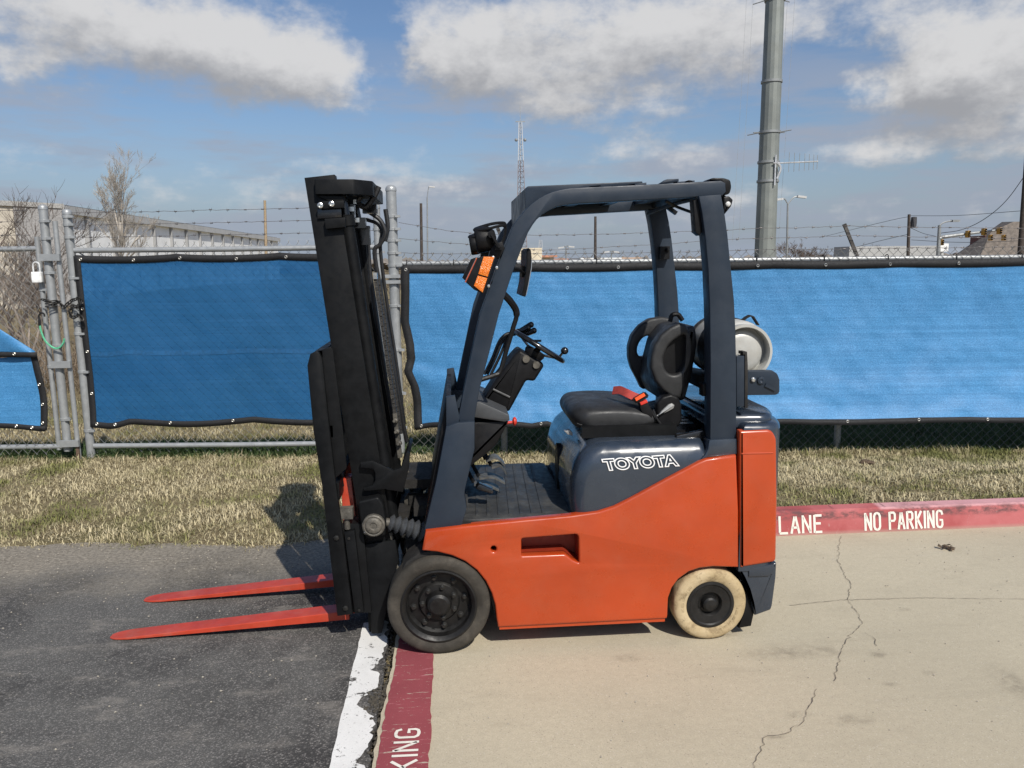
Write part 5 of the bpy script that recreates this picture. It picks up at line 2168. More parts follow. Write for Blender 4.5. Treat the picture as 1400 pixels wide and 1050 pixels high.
# --- wheels
def wheel(name, c, R_, w, rr, tyre, rimm, near, style):
    """c: hub centre at the outer face; near = -1 faces the camera"""
    ax = Vector((0, near, 0))
    t = empty_part(name, c)
    m = MB()
    b = .018
    m.lathe([(rr, -w), (R_ - b, -w), (R_ - b * .3, -w + b * .3), (R_, -w + b), (R_, -b), (R_ - b * .3, -b * .3), (R_ - b, 0.0), (R_ - b - .012, .002), (rr + .022, .001), (rr + .014, -.003), (rr + .006, -.004), (rr, -.010)], c, ax, 64)
    ty = m.build('tyre', tyre, t, 45)
    m = MB()
    if style == 'front':
        prof = [(rr + .002, -.006), (rr + .004, .001), (rr - .004, .003), (rr - .012, -.003), (rr - .020, -.012), (rr - .022, -.048), (rr - .034, -.062), (.098, -.060), (.094, -.052), (.088, -.046), (.062, -.044), (.058, -.030), (.052, -.012), (.040, -.004), (0, -.002)]
    else:
        prof = [(rr + .002, -.010), (rr + .003, -.002), (rr - .010, .0), (rr - .016, -.006), (.060, -.010), (.054, -.018), (.050, -.030), (.040, -.030), (.037, -.018), (.034, -.004), (.026, .003), (0, .006)]
    m.lathe(prof, c, ax, 48)
    rm = m.build('rim', rimm, t, 30)
    if style == 'front':
        for ring, (n_, r_, h0, sz) in enumerate(((8, .121, -.061, .013), (7, .077, -.046, .0115))):
            for i in range(n_):
                a_ = 2 * math.pi * (i + .22 + ring * .3) / n_
                q_ = Vector(c) + Vector((r_ * math.cos(a_), near * h0, r_ * math.sin(a_)))
                m = MB()
                m.lathe([(sz * 1.25, 0), (sz * 1.25, .004), (sz, .005), (sz, .014), (sz * .6, .016), (sz * .6, .022), (0, .022)], q_, ax, 6)
                m.build('lug_nut', plain_nut, rm, 30)
        m = MB()
        for i in range(8):
            a_ = 2 * math.pi * (i + .72) / 8
            q_ = Vector(c) + Vector((.146 * math.cos(a_), near * -.0595, .146 * math.sin(a_)))
            m.lathe([(.0105, 0), (.0105, .002), (0, .0022)], q_, ax, 10)
        m.build('vent_hole', plain('black_void', (.002, .002, .002), .9), rm)
        for i in range(3):
            a_ = 2 * math.pi * (i + .1) / 3
            m = MB()
            m.ball(Vector(c) + Vector((.034 * math.cos(a_), near * -.006, .034 * math.sin(a_))), .0035, 6)
            m.build('hub_screw', plain_nut, rm)
    else:
        m = MB()
        for i in range(46):
            a_ = i * .045 + (2.35 if i < 23 else 4.1)
            if i % 5 == 4:
                continue
            u = Vector((math.cos(a_), 0, math.sin(a_)))
            v = Vector((-math.sin(a_), 0, math.cos(a_)))
            q_ = Vector(c) + u * (R_ - .042) + Vector((0, near * .0015, 0))
            m.bar(q_ - u * .006, q_ + u * .006, .003, .003, (0, 1, 0))
        tag(m.build('sidewall_ridge', tyre, ty), kind='stuff')
    return t


plain_nut = plain('worn_nut', (.028, .027, .025), .4, .5, .3, 60)


def empty_part(name, c):
    """a wheel is a part of the truck and has tyre and rim as sub-parts; its own mesh is the axle stub"""
    m = MB()
    y0, y1 = sorted((c[1] + (.07 if c[1] < N0 + .5 else -.07), c[1] + (.22 if c[1] < N0 + .5 else -.22)))
    m.lathe([(.055, 0), (.055, y1 - y0)], (c[0], y0, c[2]), (0, 1, 0), 16)
    return m.build(name, INNER, fl)


fc, rc = P(600, 828, .0), P(972, 829, .0)
wheel('drive_wheel', (fc.x, N0, .2375), .2375, .15, .172, RUBB, RIM, -1, 'front')
wheel('drive_wheel', (fc.x, FAR, .2375), .2375, .15, .172, RUBB, RIM, 1, 'front')
BT = mat_beige_tyre()
wheel('steer_wheel', (rc.x + .002, N0 + .010, .178), .178, .115, .112, BT, RIM, -1, 'rear')
wheel('steer_wheel', (rc.x + .002, FAR - .010, .178), .178, .115, .112, BT, RIM, 1, 'rear')
both('front_mudguard', [(548, 782), (556, 768), (572, 757), (596, 752), (622, 756), (650, 771), (670, 794), (680, 826), (676, 838), (668, 806), (650, 783), (620, 765), (594, 761), (570, 768)], .035, .2, INNER, .002)

# --- mast: two outer channels, inner channels, cross members, cylinders, chains, hoses
chan = [(416, 243), (457, 238.5), (537.5, 742), (498.5, 760)]
MD0, MD1 = .20, .80
cpoly = O(chan, MD0)
for a_, b_ in ((MD0, MD0 + .018), (MD1 - .018, MD1)):
    m = MB()
    m.prism(cpoly, N0 + a_, N0 + b_, .003)
    mo = m.build('mast_channel', MASTB, fl)
    for frac in (0.0, .80):                                # flanges of the channel
        m = MB()
        q_ = [Vector(cpoly[0]).lerp(Vector(cpoly[1]), frac), Vector(cpoly[0]).lerp(Vector(cpoly[1]), frac + .2), Vector(cpoly[3]).lerp(Vector(cpoly[2]), frac + .2), Vector(cpoly[3]).lerp(Vector(cpoly[2]), frac)]
        y0, y1 = (a_ + .016, a_ + .075) if a_ < .5 else (b_ - .075, b_ - .016)
        m.prism(q_, N0 + y0, N0 + y1, .002)
        m.build('flange', MASTB, mo)
inn = O([(440, 262), (466, 259), (546, 772), (520, 772)], MD0 + .08)
for a_, b_ in ((MD0 + .075, MD0 + .10), (MD1 - .10, MD1 - .075)):
    m = MB()
    m.prism(inn, N0 + a_, N0 + b_, .003)
    m.build('inner_channel', MASTB, fl)
both('mast_foot', [(497, 745), (540, 738), (545, 765), (533, 815), (522, 866), (508, 867), (506, 830)], .185, .235, MASTB, .004)
# top cross member: thick chamfered plate
a, b, c, d_ = P(434, 252, .19), P(470, 243, .19), P(512, 243, .30), P(527, 273, .70)
tz = P(470, 247, .2).z
x0_, x1_ = P(433, 258, .19).x, P(508, 245, .25).x
m = MB()
pl = rounded([(x0_ - .005, N0 + .165), (x1_ - .07, N0 + .165), (x1_ + .005, N0 + .25), (x1_ + .005, N0 + .78), (x1_ - .07, N0 + .86), (x0_ - .005, N0 + .86)], .01, 2)
plan_prism(m, pl, tz - .060, tz + .003, .003, 2)
m.build('top_cross_member', MASTB, fl)
m = MB()
m.prism(O([(434, 268), (470, 268), (470, 276), (452, 276)], .2), N0 + .185, N0 + .30, .003)
m.build('top_gusset', MASTB, fl)
clampo = pr_('hose_clamp', [(436, 275), (470, 274), (470, 284), (438, 285.5)], .170, .198, MASTB, .002)
for (x, y) in ((438, 281), (453.5, 279)):
    m = MB()
    m.lathe([(.0125, 0), (.0125, .008), (.008, .010), (.006, .004), (0, .004)], P(x, y, .170), (0, -1, 0), 14)
    m.build('bolt', CHROME, clampo)
pr_('hose_clamp', [(443.5, 299), (472, 297), (472, 310.5), (445, 313)], .168, .198, MASTB, .003)
pr_('hose_clamp', [(434, 286), (466, 285), (467, 297), (434, 299)], .188, .20, GLOSSB, .001)
# lift cylinders behind the channels, free-lift cylinder in the middle
for y in (MD0 + .06, MD1 - .06):
    m = MB()
    a_, b_ = P(474, 300, MD0 + .06), P(541, 735, MD0 + .06)
    m.tube([(a_.x, N0 + y, a_.z), (b_.x, N0 + y, b_.z)], .030, 18)
    cy = m.build('lift_cylinder', MASTB, fl)
    m = MB()
    a2 = P(466, 258, MD0 + .06)
    m.tube([(a2.x, N0 + y, a2.z), (a_.x, N0 + y, a_.z)], .019, 14)
    m.build('piston_rod', GLOSSB, cy)
    m = MB()
    t_ = Vector((a_.x - b_.x, 0, a_.z - b_.z)).normalized()
    m.lathe([(.030, -.03), (.037, -.03), (.037, .012), (.030, .018), (.020, .02)], (a_.x, N0 + y, a_.z), t_, 18)
    m.build('gland_nut', MASTB, cy)
pr_('mast_base_tie', [(499, 760), (522, 760), (513, 864), (504, 864)], .24, .78, MASTB, .003)
pr_('carriage_plate', [(468, 716), (496, 716), (508, 838), (482, 838)], .17, .285, MASTB, .003)
for zf, nm in ((.98, 'cross_tie'), (.62, 'cross_tie'), (.30, 'cross_tie')):
    q0_, q1_ = Vector(cpoly[3]).lerp(Vector(cpoly[0]), zf - .02), Vector(cpoly[2]).lerp(Vector(cpoly[1]), zf - .02)
    if zf > .9:
        continue
    p0 = q0_.lerp(q1_, .10)
    m = MB()
    m.box((p0.x, N0 + MD0 + .02, p0.y - .05), (p0.x + .02, N0 + MD1 - .02, p0.y + .05))
    m.build(nm, MASTB, fl)
# leaf chains with single links
for y in (.42, .58):
    a_, b_ = P(513, 378, .42), P(546, 602, .42)
    ch = MB()
    ch.bar(a_ - Vector((0, 0, 0)), b_, .012, .012, (0, 1, 0))
    ax_ = (b_ - a_)
    co_ = None
    m = MB()
    n_ = 34
    for i in range(n_):
        c_ = a_ + ax_ * ((i + .5) / n_)
        t_ = ax_.normalized() * (ax_.length / n_ * .46)
        wv = Vector((0, .024 if i % 2 else .018, 0))
        dy = Vector((0, y - .42, 0))
        m.bar(c_ - t_ + dy, c_ + t_ + dy, .040 if i % 2 else .034, .016, (1, 0, .1))
    m.build('lift_chain', CHAIN, fl)
m = MB()
m.bar(P(511, 377, .42), P(516, 377, .42), .05, .03)
m.build('chain_anchor', CHROME, fl)
for (pts, d_h, r_) in ((((505, 290), (519, 300), (525.5, 312), (526, 322), (519, 335), (512, 345), (520, 395), (533, 470), (548, 560), (556, 604)), .62, .011),
                       (((500, 300), (516, 306), (522, 318), (520, 340), (527, 400), (541, 490), (553, 580)), .66, .009),
                       (((497, 265), (489, 276), (500, 283), (512, 268), (518, 255)), .36, .013),
                       (((503, 330), (508, 395), (520, 470), (532, 545), (541, 600)), .50, .010),
                       (((527, 286), (530, 310), (526, 330)), .75, .012)):
    m = MB()
    m.tube(smoothed([P(x, y, d_h) for x, y in pts], 5), r_, 8)
    m.build('hydraulic_hose', HOSE, fl)
m = MB()
for (x, y, d_h) in ((487, 276, .36), (481, 286, .30), (488, 301, .30), (482, 325, .28)):
    c_ = P(x, y, d_h)
    m.bar(c_ + Vector((-.012, 0, 0)), c_ + Vector((.012, 0, 0)), .02, .02)
m.build('hose_fitting', CHROME, fl)
for (x, y, w_, h_, d_h) in ((468, 300, 12, 16, .28), (492, 305, 16, 14, .34), (500, 322, 12, 26, .42), (478, 290, 14, 20, .34), (506, 286, 20, 12, .5)):
    c_ = P(x, y, d_h)
    k_ = .0034
    m = MB()
    m.box((c_.x - w_ * k_ / 2, c_.y - .03, c_.z - h_ * k_ / 2), (c_.x + w_ * k_ / 2, c_.y + .03, c_.z + h_ * k_ / 2))
    m.build('valve_block', GLOSSB, fl)
m = MB()
c0_ = [P(541, 575, .35), P(543, 590, .35), P(546, 606, .35)]
for c_ in c0_:
    m.lathe([(.012, -.01), (.012, .01), (.007, .014), (.007, .03), (0, .03)], c_, (-.2, -1, .1), 8)
m.bar(P(540, 565, .38), P(547, 625, .38), .03, .02)
m.build('chain_bolt_plate', GREASE, fl)
# bracket plates on the lower mast
pr_('mast_bracket', [(492.6, 632.5), (509, 630), (520, 635), (537, 643.5), (548, 640), (556, 618), (560.5, 620), (559, 640), (551, 673), (526, 669), (505, 671), (497, 671), (497, 667), (509, 664), (513, 657), (513, 646), (510, 641), (493, 639.5)], .165, .19, MASTB, .003)
pr_('mast_bracket', [(548, 640), (557, 617), (560.5, 621), (551, 672)], .19, .5, MASTB, .003)
pr_('mast_pivot_block', [(489, 686), (517, 679.5), (524, 690), (528, 716), (527, 733), (500, 737), (494, 722)], .13, .20, MASTB, .010, rad=.012, seg=3)
m = MB()
c_ = P(511, 718, .118)
m.lathe([(.052, .012), (.052, -.010), (.046, -.014), (.040, -.012), (.038, -.016), (.030, -.020), (.018, -.020), (.014, -.016), (0, -.016)], c_, (0, 1, 0), 24)
m.prism(rounded(O([(494, 716), (511, 704), (520, 722), (511, 732), (497, 731)], .118), .012), N0 + .116, N0 + .135, .003)
m.build('pivot_cap', GREASE, fl)
m = MB()
for (x, y) in ((498.5, 722), (500, 727)):
    m.ball(P(x, y, .114), .009, 8)
m.build('grease_nipple', CHROME, fl)
# tilt cylinder with bellows
m = MB()
a_, b_ = P(531, 714, .16), P(581, 728, .20)
L_ = (b_ - a_).length
prof = []
for i in range(13):
    prof.append(((.042 if i % 2 else .024) + .010 * i / 12, L_ * i / 12))
m.lathe(prof, a_, b_ - a_, 14)
m.build('tilt_bellows', plain('bellows_rubber', (.045, .048, .052), .45, 0, .3, 30, .3, 60, .3, (.12, .12, .12)), fl, 25)
m = MB()
m.tube([P(512, 712, .17), P(533, 715, .17)], .022, 12)
m.build('tilt_rod', GREASE, fl)
m = MB()
m.tube(smoothed([P(534, 728, .20), P(537, 745, .20), P(536, 762, .2), P(541, 772, .2), P(548, 782, .2), P(556, 781, .2)], 4), .008, 6)
m.build('brake_hose', GREASE, fl)
m = MB()
m.tube(smoothed([P(552, 712, .40), P(556, 740, .40), P(552, 770, .40)], 4), .010, 6)
m.build('brake_hose', GREASE, fl)
m = MB()
for (x0_, y0_, x1_, y1_, d0_, d1_) in ((553, 655, 590, 668, .45, .8), (560, 676, 576, 700, .5, .75), (566, 690, 600, 706, .3, .5), (545, 700, 560, 735, .4, .8), (556, 735, 585, 770, .25, .8)):
    a_, b_ = P(x0_, y1_, d0_), P(x1_, y0_, d0_)
    m.box((a_.x, N0 + d0_, a_.z), (b_.x, N0 + d1_, b_.z))
m.build('front_axle', INNER, fl)
m = MB()
m.tube(smoothed([P(552, 640, .6), P(562, 655, .6), P(572, 662, .6), P(590, 660, .6)], 4), .014, 8)
m.tube(smoothed([P(556, 660, .6), P(566, 672, .6), P(580, 668, .6), P(592, 652, .55)], 4), .010, 8)
m.lathe([(.05, 0), (.05, .02), (.03, .03), (0, .03)], P(566, 684, .55), (0, -1, 0), 16)
m.build('front_hoses', GREASE, fl)

# --- carriage with load backrest
bar_ = [(424, 484), (431, 480.5), (436, 482), (440, 490), (450, 585), (459, 662), (470, 742), (482, 840), (461, 842.5), (449, 742), (440, 664), (428.5, 590), (420, 500)]
for a_, b_ in ((.12, .15), (.90, .93)):
    m = MB()
    m.prism(O(bar_, .12), N0 + a_, N0 + b_, .004)
    m.build('backrest_side', MASTB, fl)
both('backrest_side_return', [(431, 481), (452, 474), (455, 478), (470, 600), (474, 640), (452, 660)], .15, .165, MASTB, .002)
for (x, y, hh_) in ((447, 490, 10), (461, 590, 8), (470, 672, 12), (484, 800, 22)):
    m = MB()
    c_ = P(x - 12, y, .15)
    m.box((c_.x - .012, N0 + .15, c_.z - hh_ * .0034), (c_.x + .02, N0 + .90, c_.z + hh_ * .0034))
    m.build('carriage_crossbar', MASTB, fl)
for y in (.27, .40, .53, .66, .79):
    m = MB()
    m.bar(P(441, 490, y), P(466, 665, y), .03, .016, (0, 1, 0))
    m.build('backrest_bar', MASTB, fl)
cb = both('carriage_side', [(470.5, 729), (484.5, 725), (497.5, 837), (485, 839.5)], .135, .165, MASTB, .003)
m = MB()
for (x, y) in ((460, 735), (472.5, 831)):
    m.lathe([(.013, 0), (.013, .008), (.008, .010), (0, .010)], P(x, y, .12), (0, -1, 0), 6)
for (x, y) in ((477, 736), (491, 834)):
    m.lathe([(.007, 0), (.007, .005), (0, .006)], P(x, y, .135), (0, -1, 0), 8)
m.build('carriage_bolt', plain_nut, fl)
for dd in (.17, .80):
    m = MB()
    c_ = P(474, 710, .16)
    m.tube([(c_.x, N0 + dd, c_.z - .05), (c_.x, N0 + dd, c_.z + .01)], .014, 10)
    m.bar((c_.x - .03, N0 + dd, c_.z + .03), (c_.x + .03, N0 + dd, c_.z + .03), .05, .05)
    m.build('fork_latch', GREASE, fl)


def fork(d0):
    """L-shaped fork: tapered blade with a rounded tip, upright shank"""
    tip, heel_t, heel_b = P(146.5, 875.5, .29), P(447, 839, .29), P(448, 848.5, .29)
    ext = 1.10
    ht, hb = tip + (heel_t - tip) * ext, tip + Vector((0, 0, -.004)) + (heel_b - tip) * ext
    yA, yB = N0 + d0, N0 + d0 + .10
    m = MB()
    secs = [(0, .36), (.012, .62), (.03, .80), (.055, .92), (.085, 1.0), (.35, 1), (.7, 1), (1, 1)]
    vs = []
    for f, wv in secs:
        t_ = tip.lerp(ht, f)
        b_ = (tip + Vector((0, 0, -.005))).lerp(hb, f)
        yc = (yA + yB) / 2
        h_ = .05 * wv
        e_ = .004
        vs += [(t_.x, yc - h_ + e_, t_.z), (t_.x, yc + h_ - e_, t_.z), (t_.x, yc + h_, t_.z - e_ * .6), (b_.x, yc + h_, b_.z), (b_.x, yc - h_, b_.z), (t_.x, yc - h_, t_.z - e_ * .6)]
    k = 6
    n_ = len(secs)
    m.add(vs, [(i * k + j, i * k + (j + 1) % k, (i + 1) * k + (j + 1) % k, (i + 1) * k + j) for i in range(n_ - 1) for j in range(k)] + [tuple(range(k)), tuple((n_ - 1) * k + j for j in range(k - 1, -1, -1))])
    f_ = m.build('fork', FORKP, fl, 25)
    m = MB()
    sh = O([(466, 655), (480, 652), (497, 790), (498, 836), (478, 838)], .3)
    base_x = sh[4][0]
    m.prism(sh, yA, yB, .004)
    m.build('shank', FORKP, f_)


fork(.29)
fork(.71)

# --- seat
def pillow(poly, y0, y1, b, bx=None):
    """upholstery: the side outline swelling from a smaller one at either end, no hard edge"""
    m = MB()
    poly = [Vector(p) for p in poly]
    if area(poly) < 0:
        poly.reverse()
    xs_, zs_ = [p.x for p in poly], [p.y for p in poly]
    cx, cz = (min(xs_) + max(xs_)) / 2, (min(zs_) + max(zs_)) / 2
    hw, hh = (max(xs_) - min(xs_)) / 2, (max(zs_) - min(zs_)) / 2
    bx = bx or b
    bz = .55
    k, rings = len(poly), []
    for j in range(15):
        t_ = j / 14 * math.pi
        if j <= 7:
            f, y = 1 - math.sin(j / 7 * math.pi / 2), y0 + b * (1 - math.cos(j / 7 * math.pi / 2))
        else:
            f, y = 1 - math.cos((j - 7) / 7 * math.pi / 2), y1 - b * (1 - math.sin((j - 7) / 7 * math.pi / 2))
        rings.append([(cx + (p.x - cx) * (1 - f * bx / hw), y, cz + (p.y - cz) * (1 - f * bz)) for p in poly])
    m.add([v for r_ in rings for v in r_], [(i * k + j, i * k + (j + 1) % k, (i + 1) * k + (j + 1) % k, (i + 1) * k + j) for i in range(14) for j in range(k)] + [tuple(range(k)), tuple(14 * k + j for j in range(k - 1, -1, -1))])
    return m


sm = lambda pts, d: [(p.x, p.y) for p in smoothed([Vector((a, b, 0)) for a, b in O(pts, d)], 4, True)]
seat = pillow(sm([(781, 574), (783, 563), (794, 555.5), (820, 553), (850, 553), (878, 556), (899, 562), (905, 577), (884, 585), (850, 589), (812, 590), (790, 587)], .24), N0 + .19, N0 + .74, .13, .085).build('seat_cushion', VINYL, fl, 75)
m = MB()
m.tube(smoothed([P(789, 579, .222), P(800, 581, .212), (P(850, 580, .208)), P(884, 576, .216)], 4), .003, 6)
m.build('seam', VINYL, seat)
wing = [(890, 503), (891, 488), (895, 472), (904, 458), (917, 447.5), (930, 442), (938, 444), (943, 452), (943, 470), (941, 505), (937, 527), (931, 545), (918, 543), (906, 533), (896, 520)]
rec = smoothed([Vector((x, y, 0)) for x, y in ((908, 490), (914, 474), (926, 463), (938, 459), (940, 480), (936, 500), (928, 511), (918, 512), (910, 505))], 3, True)
bk = pr_('seat_back', wing, .22, .31, VINYL, .016, [[(p.x, p.y) for p in rec]], seg=5, ang=75)
m = MB()
m.prism(O([(p.x, p.y) for p in rec], .22), N0 + .262, N0 + .29, 0)
m.build('bolster_recess', BLACKP, bk)
farw = [(888, 505), (888, 487), (893, 470), (905, 455), (920, 445), (938, 442), (952, 444), (956, 455), (948, 470), (944, 505), (938, 530), (928, 552), (908, 552), (900, 535), (892, 520)]
hc = smoothed([Vector((913 + 11 * math.cos(a) + 5 * math.sin(a) * .9, 487 + 16 * -math.sin(a), 0)) for a in np.linspace(0, 2 * math.pi, 12, endpoint=False)], 2, True)
m = MB()
m.prism(rounded(O(farw, .26), .012), N0 + .69, N0 + .76, .015, [O([(p.x, p.y) for p in hc], .26)], 4)
m.build('seat_back_wing', VINYL, bk, 75)
pr_('seat_back_pad', [(900, 530), (904, 500), (912, 470), (928, 450), (952, 445), (955, 470), (948, 510), (938, 548), (910, 552)], .30, .70, VINYL, .03, seg=4, rad=.02, ang=75, parent=bk)
m = MB()
m.tube(smoothed([P(916, 440, .45), P(919, 431, .45), P(927, 430, .45), P(933, 438, .45)], 4), .012, 8)
m.build('seat_back_loop', BLACKP, bk)
hin = pr_('seat_hinge', [(898, 552), (905, 543), (918, 539), (928, 543), (932.5, 553), (933, 575), (928, 584), (908, 586), (899, 580)], .20, .26, BLACKP, .014, seg=4, rad=.01)
pr_('recline_lever', [(899, 570), (905, 562), (914, 553.5), (919, 551.5), (922.5, 554), (921, 558.5), (914, 562.5), (906, 566)], .185, .200, SILVER, .004, (), hin, rad=.003)
for yy in (.15, .70):
    m = MB()
    a_, b_ = P(796, 591, yy), P(925, 595, yy)
    m.box((a_.x, a_.y, hz1 - .002), (b_.x, b_.y + .05, hz1 + .05))
    m.build('seat_rail', MASTB, fl)
m = MB()
m.box((P(800, 590, .3).x, N0 + .30, hz1 + .012), (P(925, 590, .3).x, N0 + .72, hz1 + .055))
m.build('seat_base', MASTB, fl)
m = MB()
m.tube(smoothed([P(900, 585, .21), P(915, 590, .20), P(926, 602, .20)], 4), .006, 6)
m.tube(smoothed([P(893, 560, .20), P(900, 575, .19), P(916, 595, .19)], 4), .005, 6)
m.build('seat_wiring', HOSE, fl)
# belt


def strap(name, pts, w, d, mat, parent=None, th=.004):
    m = MB()
    Q = smoothed([P(x, y, dd) for x, y, dd in pts], 4)
    vsl = []
    for i, p in enumerate(Q):
        t_ = (Q[min(i + 1, len(Q) - 1)] - Q[max(i - 1, 0)]).normalized()
        n_ = t_.cross(Vector((0, 1, 0)))
        s_ = Vector(d) * w / 2
        n_ = s_.cross(t_).normalized() * th / 2
        vsl += [p - s_ - n_, p + s_ - n_, p + s_ + n_, p - s_ + n_]
    k = len(Q)
    m.add(vsl, [(4 * i + j, 4 * i + (j + 1) % 4, 4 * i + 4 + (j + 1) % 4, 4 * i + 4 + j) for i in range(k - 1) for j in range(4)] + [(3, 2, 1, 0), tuple(4 * (k - 1) + j for j in range(4))])
    return m.build(name, mat, parent or fl)


sb_ = strap('seat_belt', [(838, 534, .36), (848, 533.5, .31), (858, 538, .255), (870, 543.5, .225), (878, 545, .215)], .046, (.30, .60, .75), REDW)
m = MB()
for (x0_, y0_, x1_, y1_) in ((866, 545.5, 881, 537), (870, 550.5, 885.5, 541.5)):
    m.bar(P(x0_, y0_, .21), P(x1_, y1_, .21), .010, .010)
for (x0_, y0_, x1_, y1_) in ((866, 545.5, 870, 550.5), (881, 537, 885.5, 541.5)):
    m.bar(P(x0_, y0_, .21), P(x1_, y1_, .21), .010, .012)
m.build('belt_buckle', BLACKP, sb_)
m = MB()
m.bar(P(868.5, 546, .205), P(881, 538.8, .205), .016, .016)
m.build('belt_tongue', plain('orange_red_plastic', (.75, .09, .02), .4), sb_)
pr_('belt_receptacle', [(873, 550), (884, 546.5), (893, 566), (891, 572), (882, 571), (877, 562)], .195, .225, BLACKP, .004)
pr_('release_button', [(875, 550.5), (884.5, 546.5), (886, 550.5), (876.5, 554.5)], .188, .21, REDP, .003)

# --- cylinder bracket (part of the truck) and the LPG cylinder resting on it
pr_('cylinder_bracket', [(1007, 487), (1020, 486), (1022, 500), (1022, 556), (1007, 556)], .05, .10, GREYM, .003)
pr_('bracket_latch', [(1016, 481), (1021.5, 481), (1022.5, 500), (1022.5, 558), (1018.5, 558), (1018.5, 484.5), (1016, 485)], .045, .105, INNER, .001)
ba = pr_('cradle_arm', [(1022, 506.5), (1056, 506.5), (1063, 511), (1066, 519), (1066, 536), (1062, 540), (1022, 540.5)], .10, .13, GREYM, .004, rad=.008)
m = MB()
m.lathe([(.012, 0), (.012, .008), (.007, .012), (0, .012)], P(1029, 519, .10), (0, -1, 0), 8)
m.build('bolt', CHROME, ba)
m = MB()
m.lathe([(.020, 0), (.018, .008), (.010, .010), (0, .006)], P(1040, 520, .10), (0, -1, 0), 8)
m.bar(P(1046, 526, .098), P(1060, 533, .098), .014, .012, (0, 1, 0))
m.build('bracket_pin', GREYM, ba)
pr_('cradle_arm', [(1022, 506.5), (1056, 506.5), (1066, 519), (1066, 536), (1022, 540.5)], .78, .81, GREYM, .004)
ax0, ax1 = .175, .86
cc = P(1018.5, 482, .175)
m = MB()
sd = O([(975, 522), (1022, 530), (1064, 520), (1064, 538), (975, 540)], .14)
m.prism(sd, N0 + .131, N0 + .78, .004)
m.build('cylinder_cradle', INNER, fl)
pr_('pillar_box', [(961, 525), (970, 525), (971, 541), (961, 542)], .10, .16, BLACKP, .004)
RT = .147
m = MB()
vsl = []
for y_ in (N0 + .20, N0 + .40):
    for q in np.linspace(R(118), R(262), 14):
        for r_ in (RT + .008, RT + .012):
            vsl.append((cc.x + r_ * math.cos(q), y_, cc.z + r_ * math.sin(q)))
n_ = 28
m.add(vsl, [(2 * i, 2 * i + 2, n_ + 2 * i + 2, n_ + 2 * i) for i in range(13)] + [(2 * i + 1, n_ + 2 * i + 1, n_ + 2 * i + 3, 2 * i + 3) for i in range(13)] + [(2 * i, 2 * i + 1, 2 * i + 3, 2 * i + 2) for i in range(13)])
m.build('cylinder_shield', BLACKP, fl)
tk = empty('propane_cylinder', (cc.x, N0 + .5, cc.z - RT), 'pale grey propane cylinder lying across the back of the forklift behind the seat', 'gas cylinder')
m = MB()
A3 = Vector((cc.x, N0 + ax0, cc.z))
m.lathe([(0, .022), (.07, .026), (.095, .034), (.106, .05), (.112, .075), (.128, .08)] + [(RT * math.cos(q) if q else RT, .09 - .055 * math.sin(q)) for q in (1.0, .6, .3, 0)] + [(RT, .42)] + [(RT * math.cos(q), .42 + .11 * math.sin(q)) for q in (.3, .6, .9, 1.2, 1.5)] + [(0, .53)], A3, (0, 1, 0), 40)
m.build('body', CYLW, tk, 50)
m = MB()
m.lathe([(.131, .055), (.135, .0), (.133, -.004), (.121, -.004), (.119, .0), (.117, .07)], A3, (0, 1, 0), 40)
m.build('foot_ring', CYLW, tk, 40)
m = MB()
m.lathe([(.075, .50), (.075, .60), (.068, .60), (.068, .50)], A3, (0, 1, 0), 24)
m.build('valve_collar', CYLW, tk)
m = MB()
m.lathe([(.02, .52), (.02, .58), (.03, .585), (.03, .60), (0, .60)], A3, (0, 1, 0), 12)
m.build('valve', plain('brass_valve', (.40, .28, .10), .35, .8), tk)
for yy, w_ in ((.17, .036), (.37, .036)):
    m = MB()
    k = 40
    vsl = []
    for i in range(k):
        q = 2 * math.pi * i / k
        for (r_, y_) in ((RT + .001, yy), (RT + .005, yy), (RT + .005, yy + w_), (RT + .001, yy + w_)):
            vsl.append((A3.x + r_ * math.cos(q), A3.y + y_, A3.z + r_ * math.sin(q)))
    m.add(vsl, [(4 * i + j, 4 * i + (j + 1) % 4, 4 * ((i + 1) % k) + (j + 1) % 4, 4 * ((i + 1) % k) + j) for i in range(k) for j in range(4)])
    m.build('strap_band', plain('dark_strap', (.03, .028, .028), .5, .2, .3, 40), tk)
m = MB()
hp = [P(1014, 438, .30), P(1020, 433, .30), P(1025, 430.5, .30), P(1029, 432, .30), P(1036, 443, .30)]
vsl = []
for p in hp:
    vsl += [p + Vector((0, -.02, 0)), p + Vector((0, .02, 0)), p + Vector((0, .02, -.006)), p + Vector((0, -.02, -.006))]
m.add(vsl, [(4 * i + j, 4 * i + (j + 1) % 4, 4 * i + 4 + (j + 1) % 4, 4 * i + 4 + j) for i in range(len(hp) - 1) for j in range(4)] + [(3, 2, 1, 0), tuple(16 + j for j in range(4))])
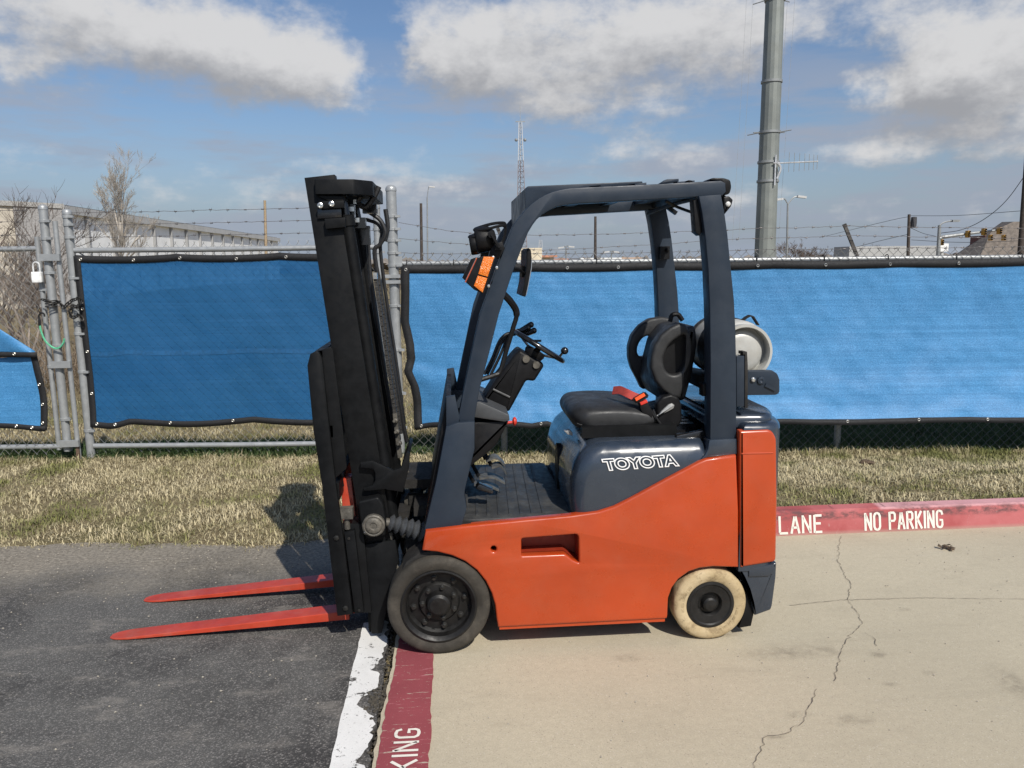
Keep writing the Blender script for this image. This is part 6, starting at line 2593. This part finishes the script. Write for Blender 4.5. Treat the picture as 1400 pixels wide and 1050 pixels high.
m.build('strap_lever', INNER, tk)

# --- litter on the ground
LEAF = plain('dead_leaf', (.075, .05, .03), .9, 0, .4, 60, .6, 120)
c_ = G(1293, 751, .0)
m = MB()
q = random.Random(4)
for i in range(9):
    a_ = q.uniform(0, 6.28)
    o_ = c_ + Vector((q.gauss(0, .026), q.gauss(0, .02), .006 + q.uniform(0, .018)))
    l_, w_ = q.uniform(.03, .055), q.uniform(.012, .024)
    u_ = Vector((math.cos(a_), math.sin(a_), q.uniform(-.2, .3)))
    v_ = Vector((-math.sin(a_), math.cos(a_), q.uniform(-.5, .5)))
    m.add([o_ - u_ * l_ / 2, o_ - v_ * w_ + Vector((0, 0, .006)), o_ + u_ * l_ / 2, o_ + v_ * w_ + Vector((0, 0, .004)), o_ + Vector((0, 0, .012))], [(0, 1, 4), (1, 2, 4), (2, 3, 4), (3, 0, 4)])
o = m.build('leaf_litter', LEAF, None, 30)
tag(rebase(o, c_), 'small clump of dead brown leaves on the concrete near the kerb lettering', 'leaves')
c_ = G(1183, 633, .06)
m = MB()
m.ball((c_.x, c_.y, zg(c_.x, c_.y) + .022), (.055, .035, .028), 8)
m.ball((c_.x + .05, c_.y, zg(c_.x, c_.y) + .016), (.035, .03, .02), 8)
o = m.build('clod', LEAF, None, 40)
tag(rebase(o, (c_.x, c_.y, zg(c_.x, c_.y))), 'small dark clod of earth lying in the dry lawn at right', 'clod')
m = MB()
for i in range(260):
    p = Vector((q.uniform(.0, 4.2), q.uniform(2.4, 4.6), .0025))
    m.ball(p, (q.uniform(.002, .005),) * 3, 4)
for i in range(900):
    x = q.uniform(-3.6, -.55)
    y = q.uniform(2.6, 5.0) if q.random() < .4 else 4.95 - abs(q.gauss(0, .35))
    r_ = q.choice((.002, .003, .003, .004, .006))
    m.ball((x, y, r_ * .5), (r_, r_ * q.uniform(.6, 1.2), r_ * .7), 4)
tag(m.build('pebbles', plain('pale_pebble', (.32, .29, .24), .9, 0, .4, 300), None, 0), kind='stuff')
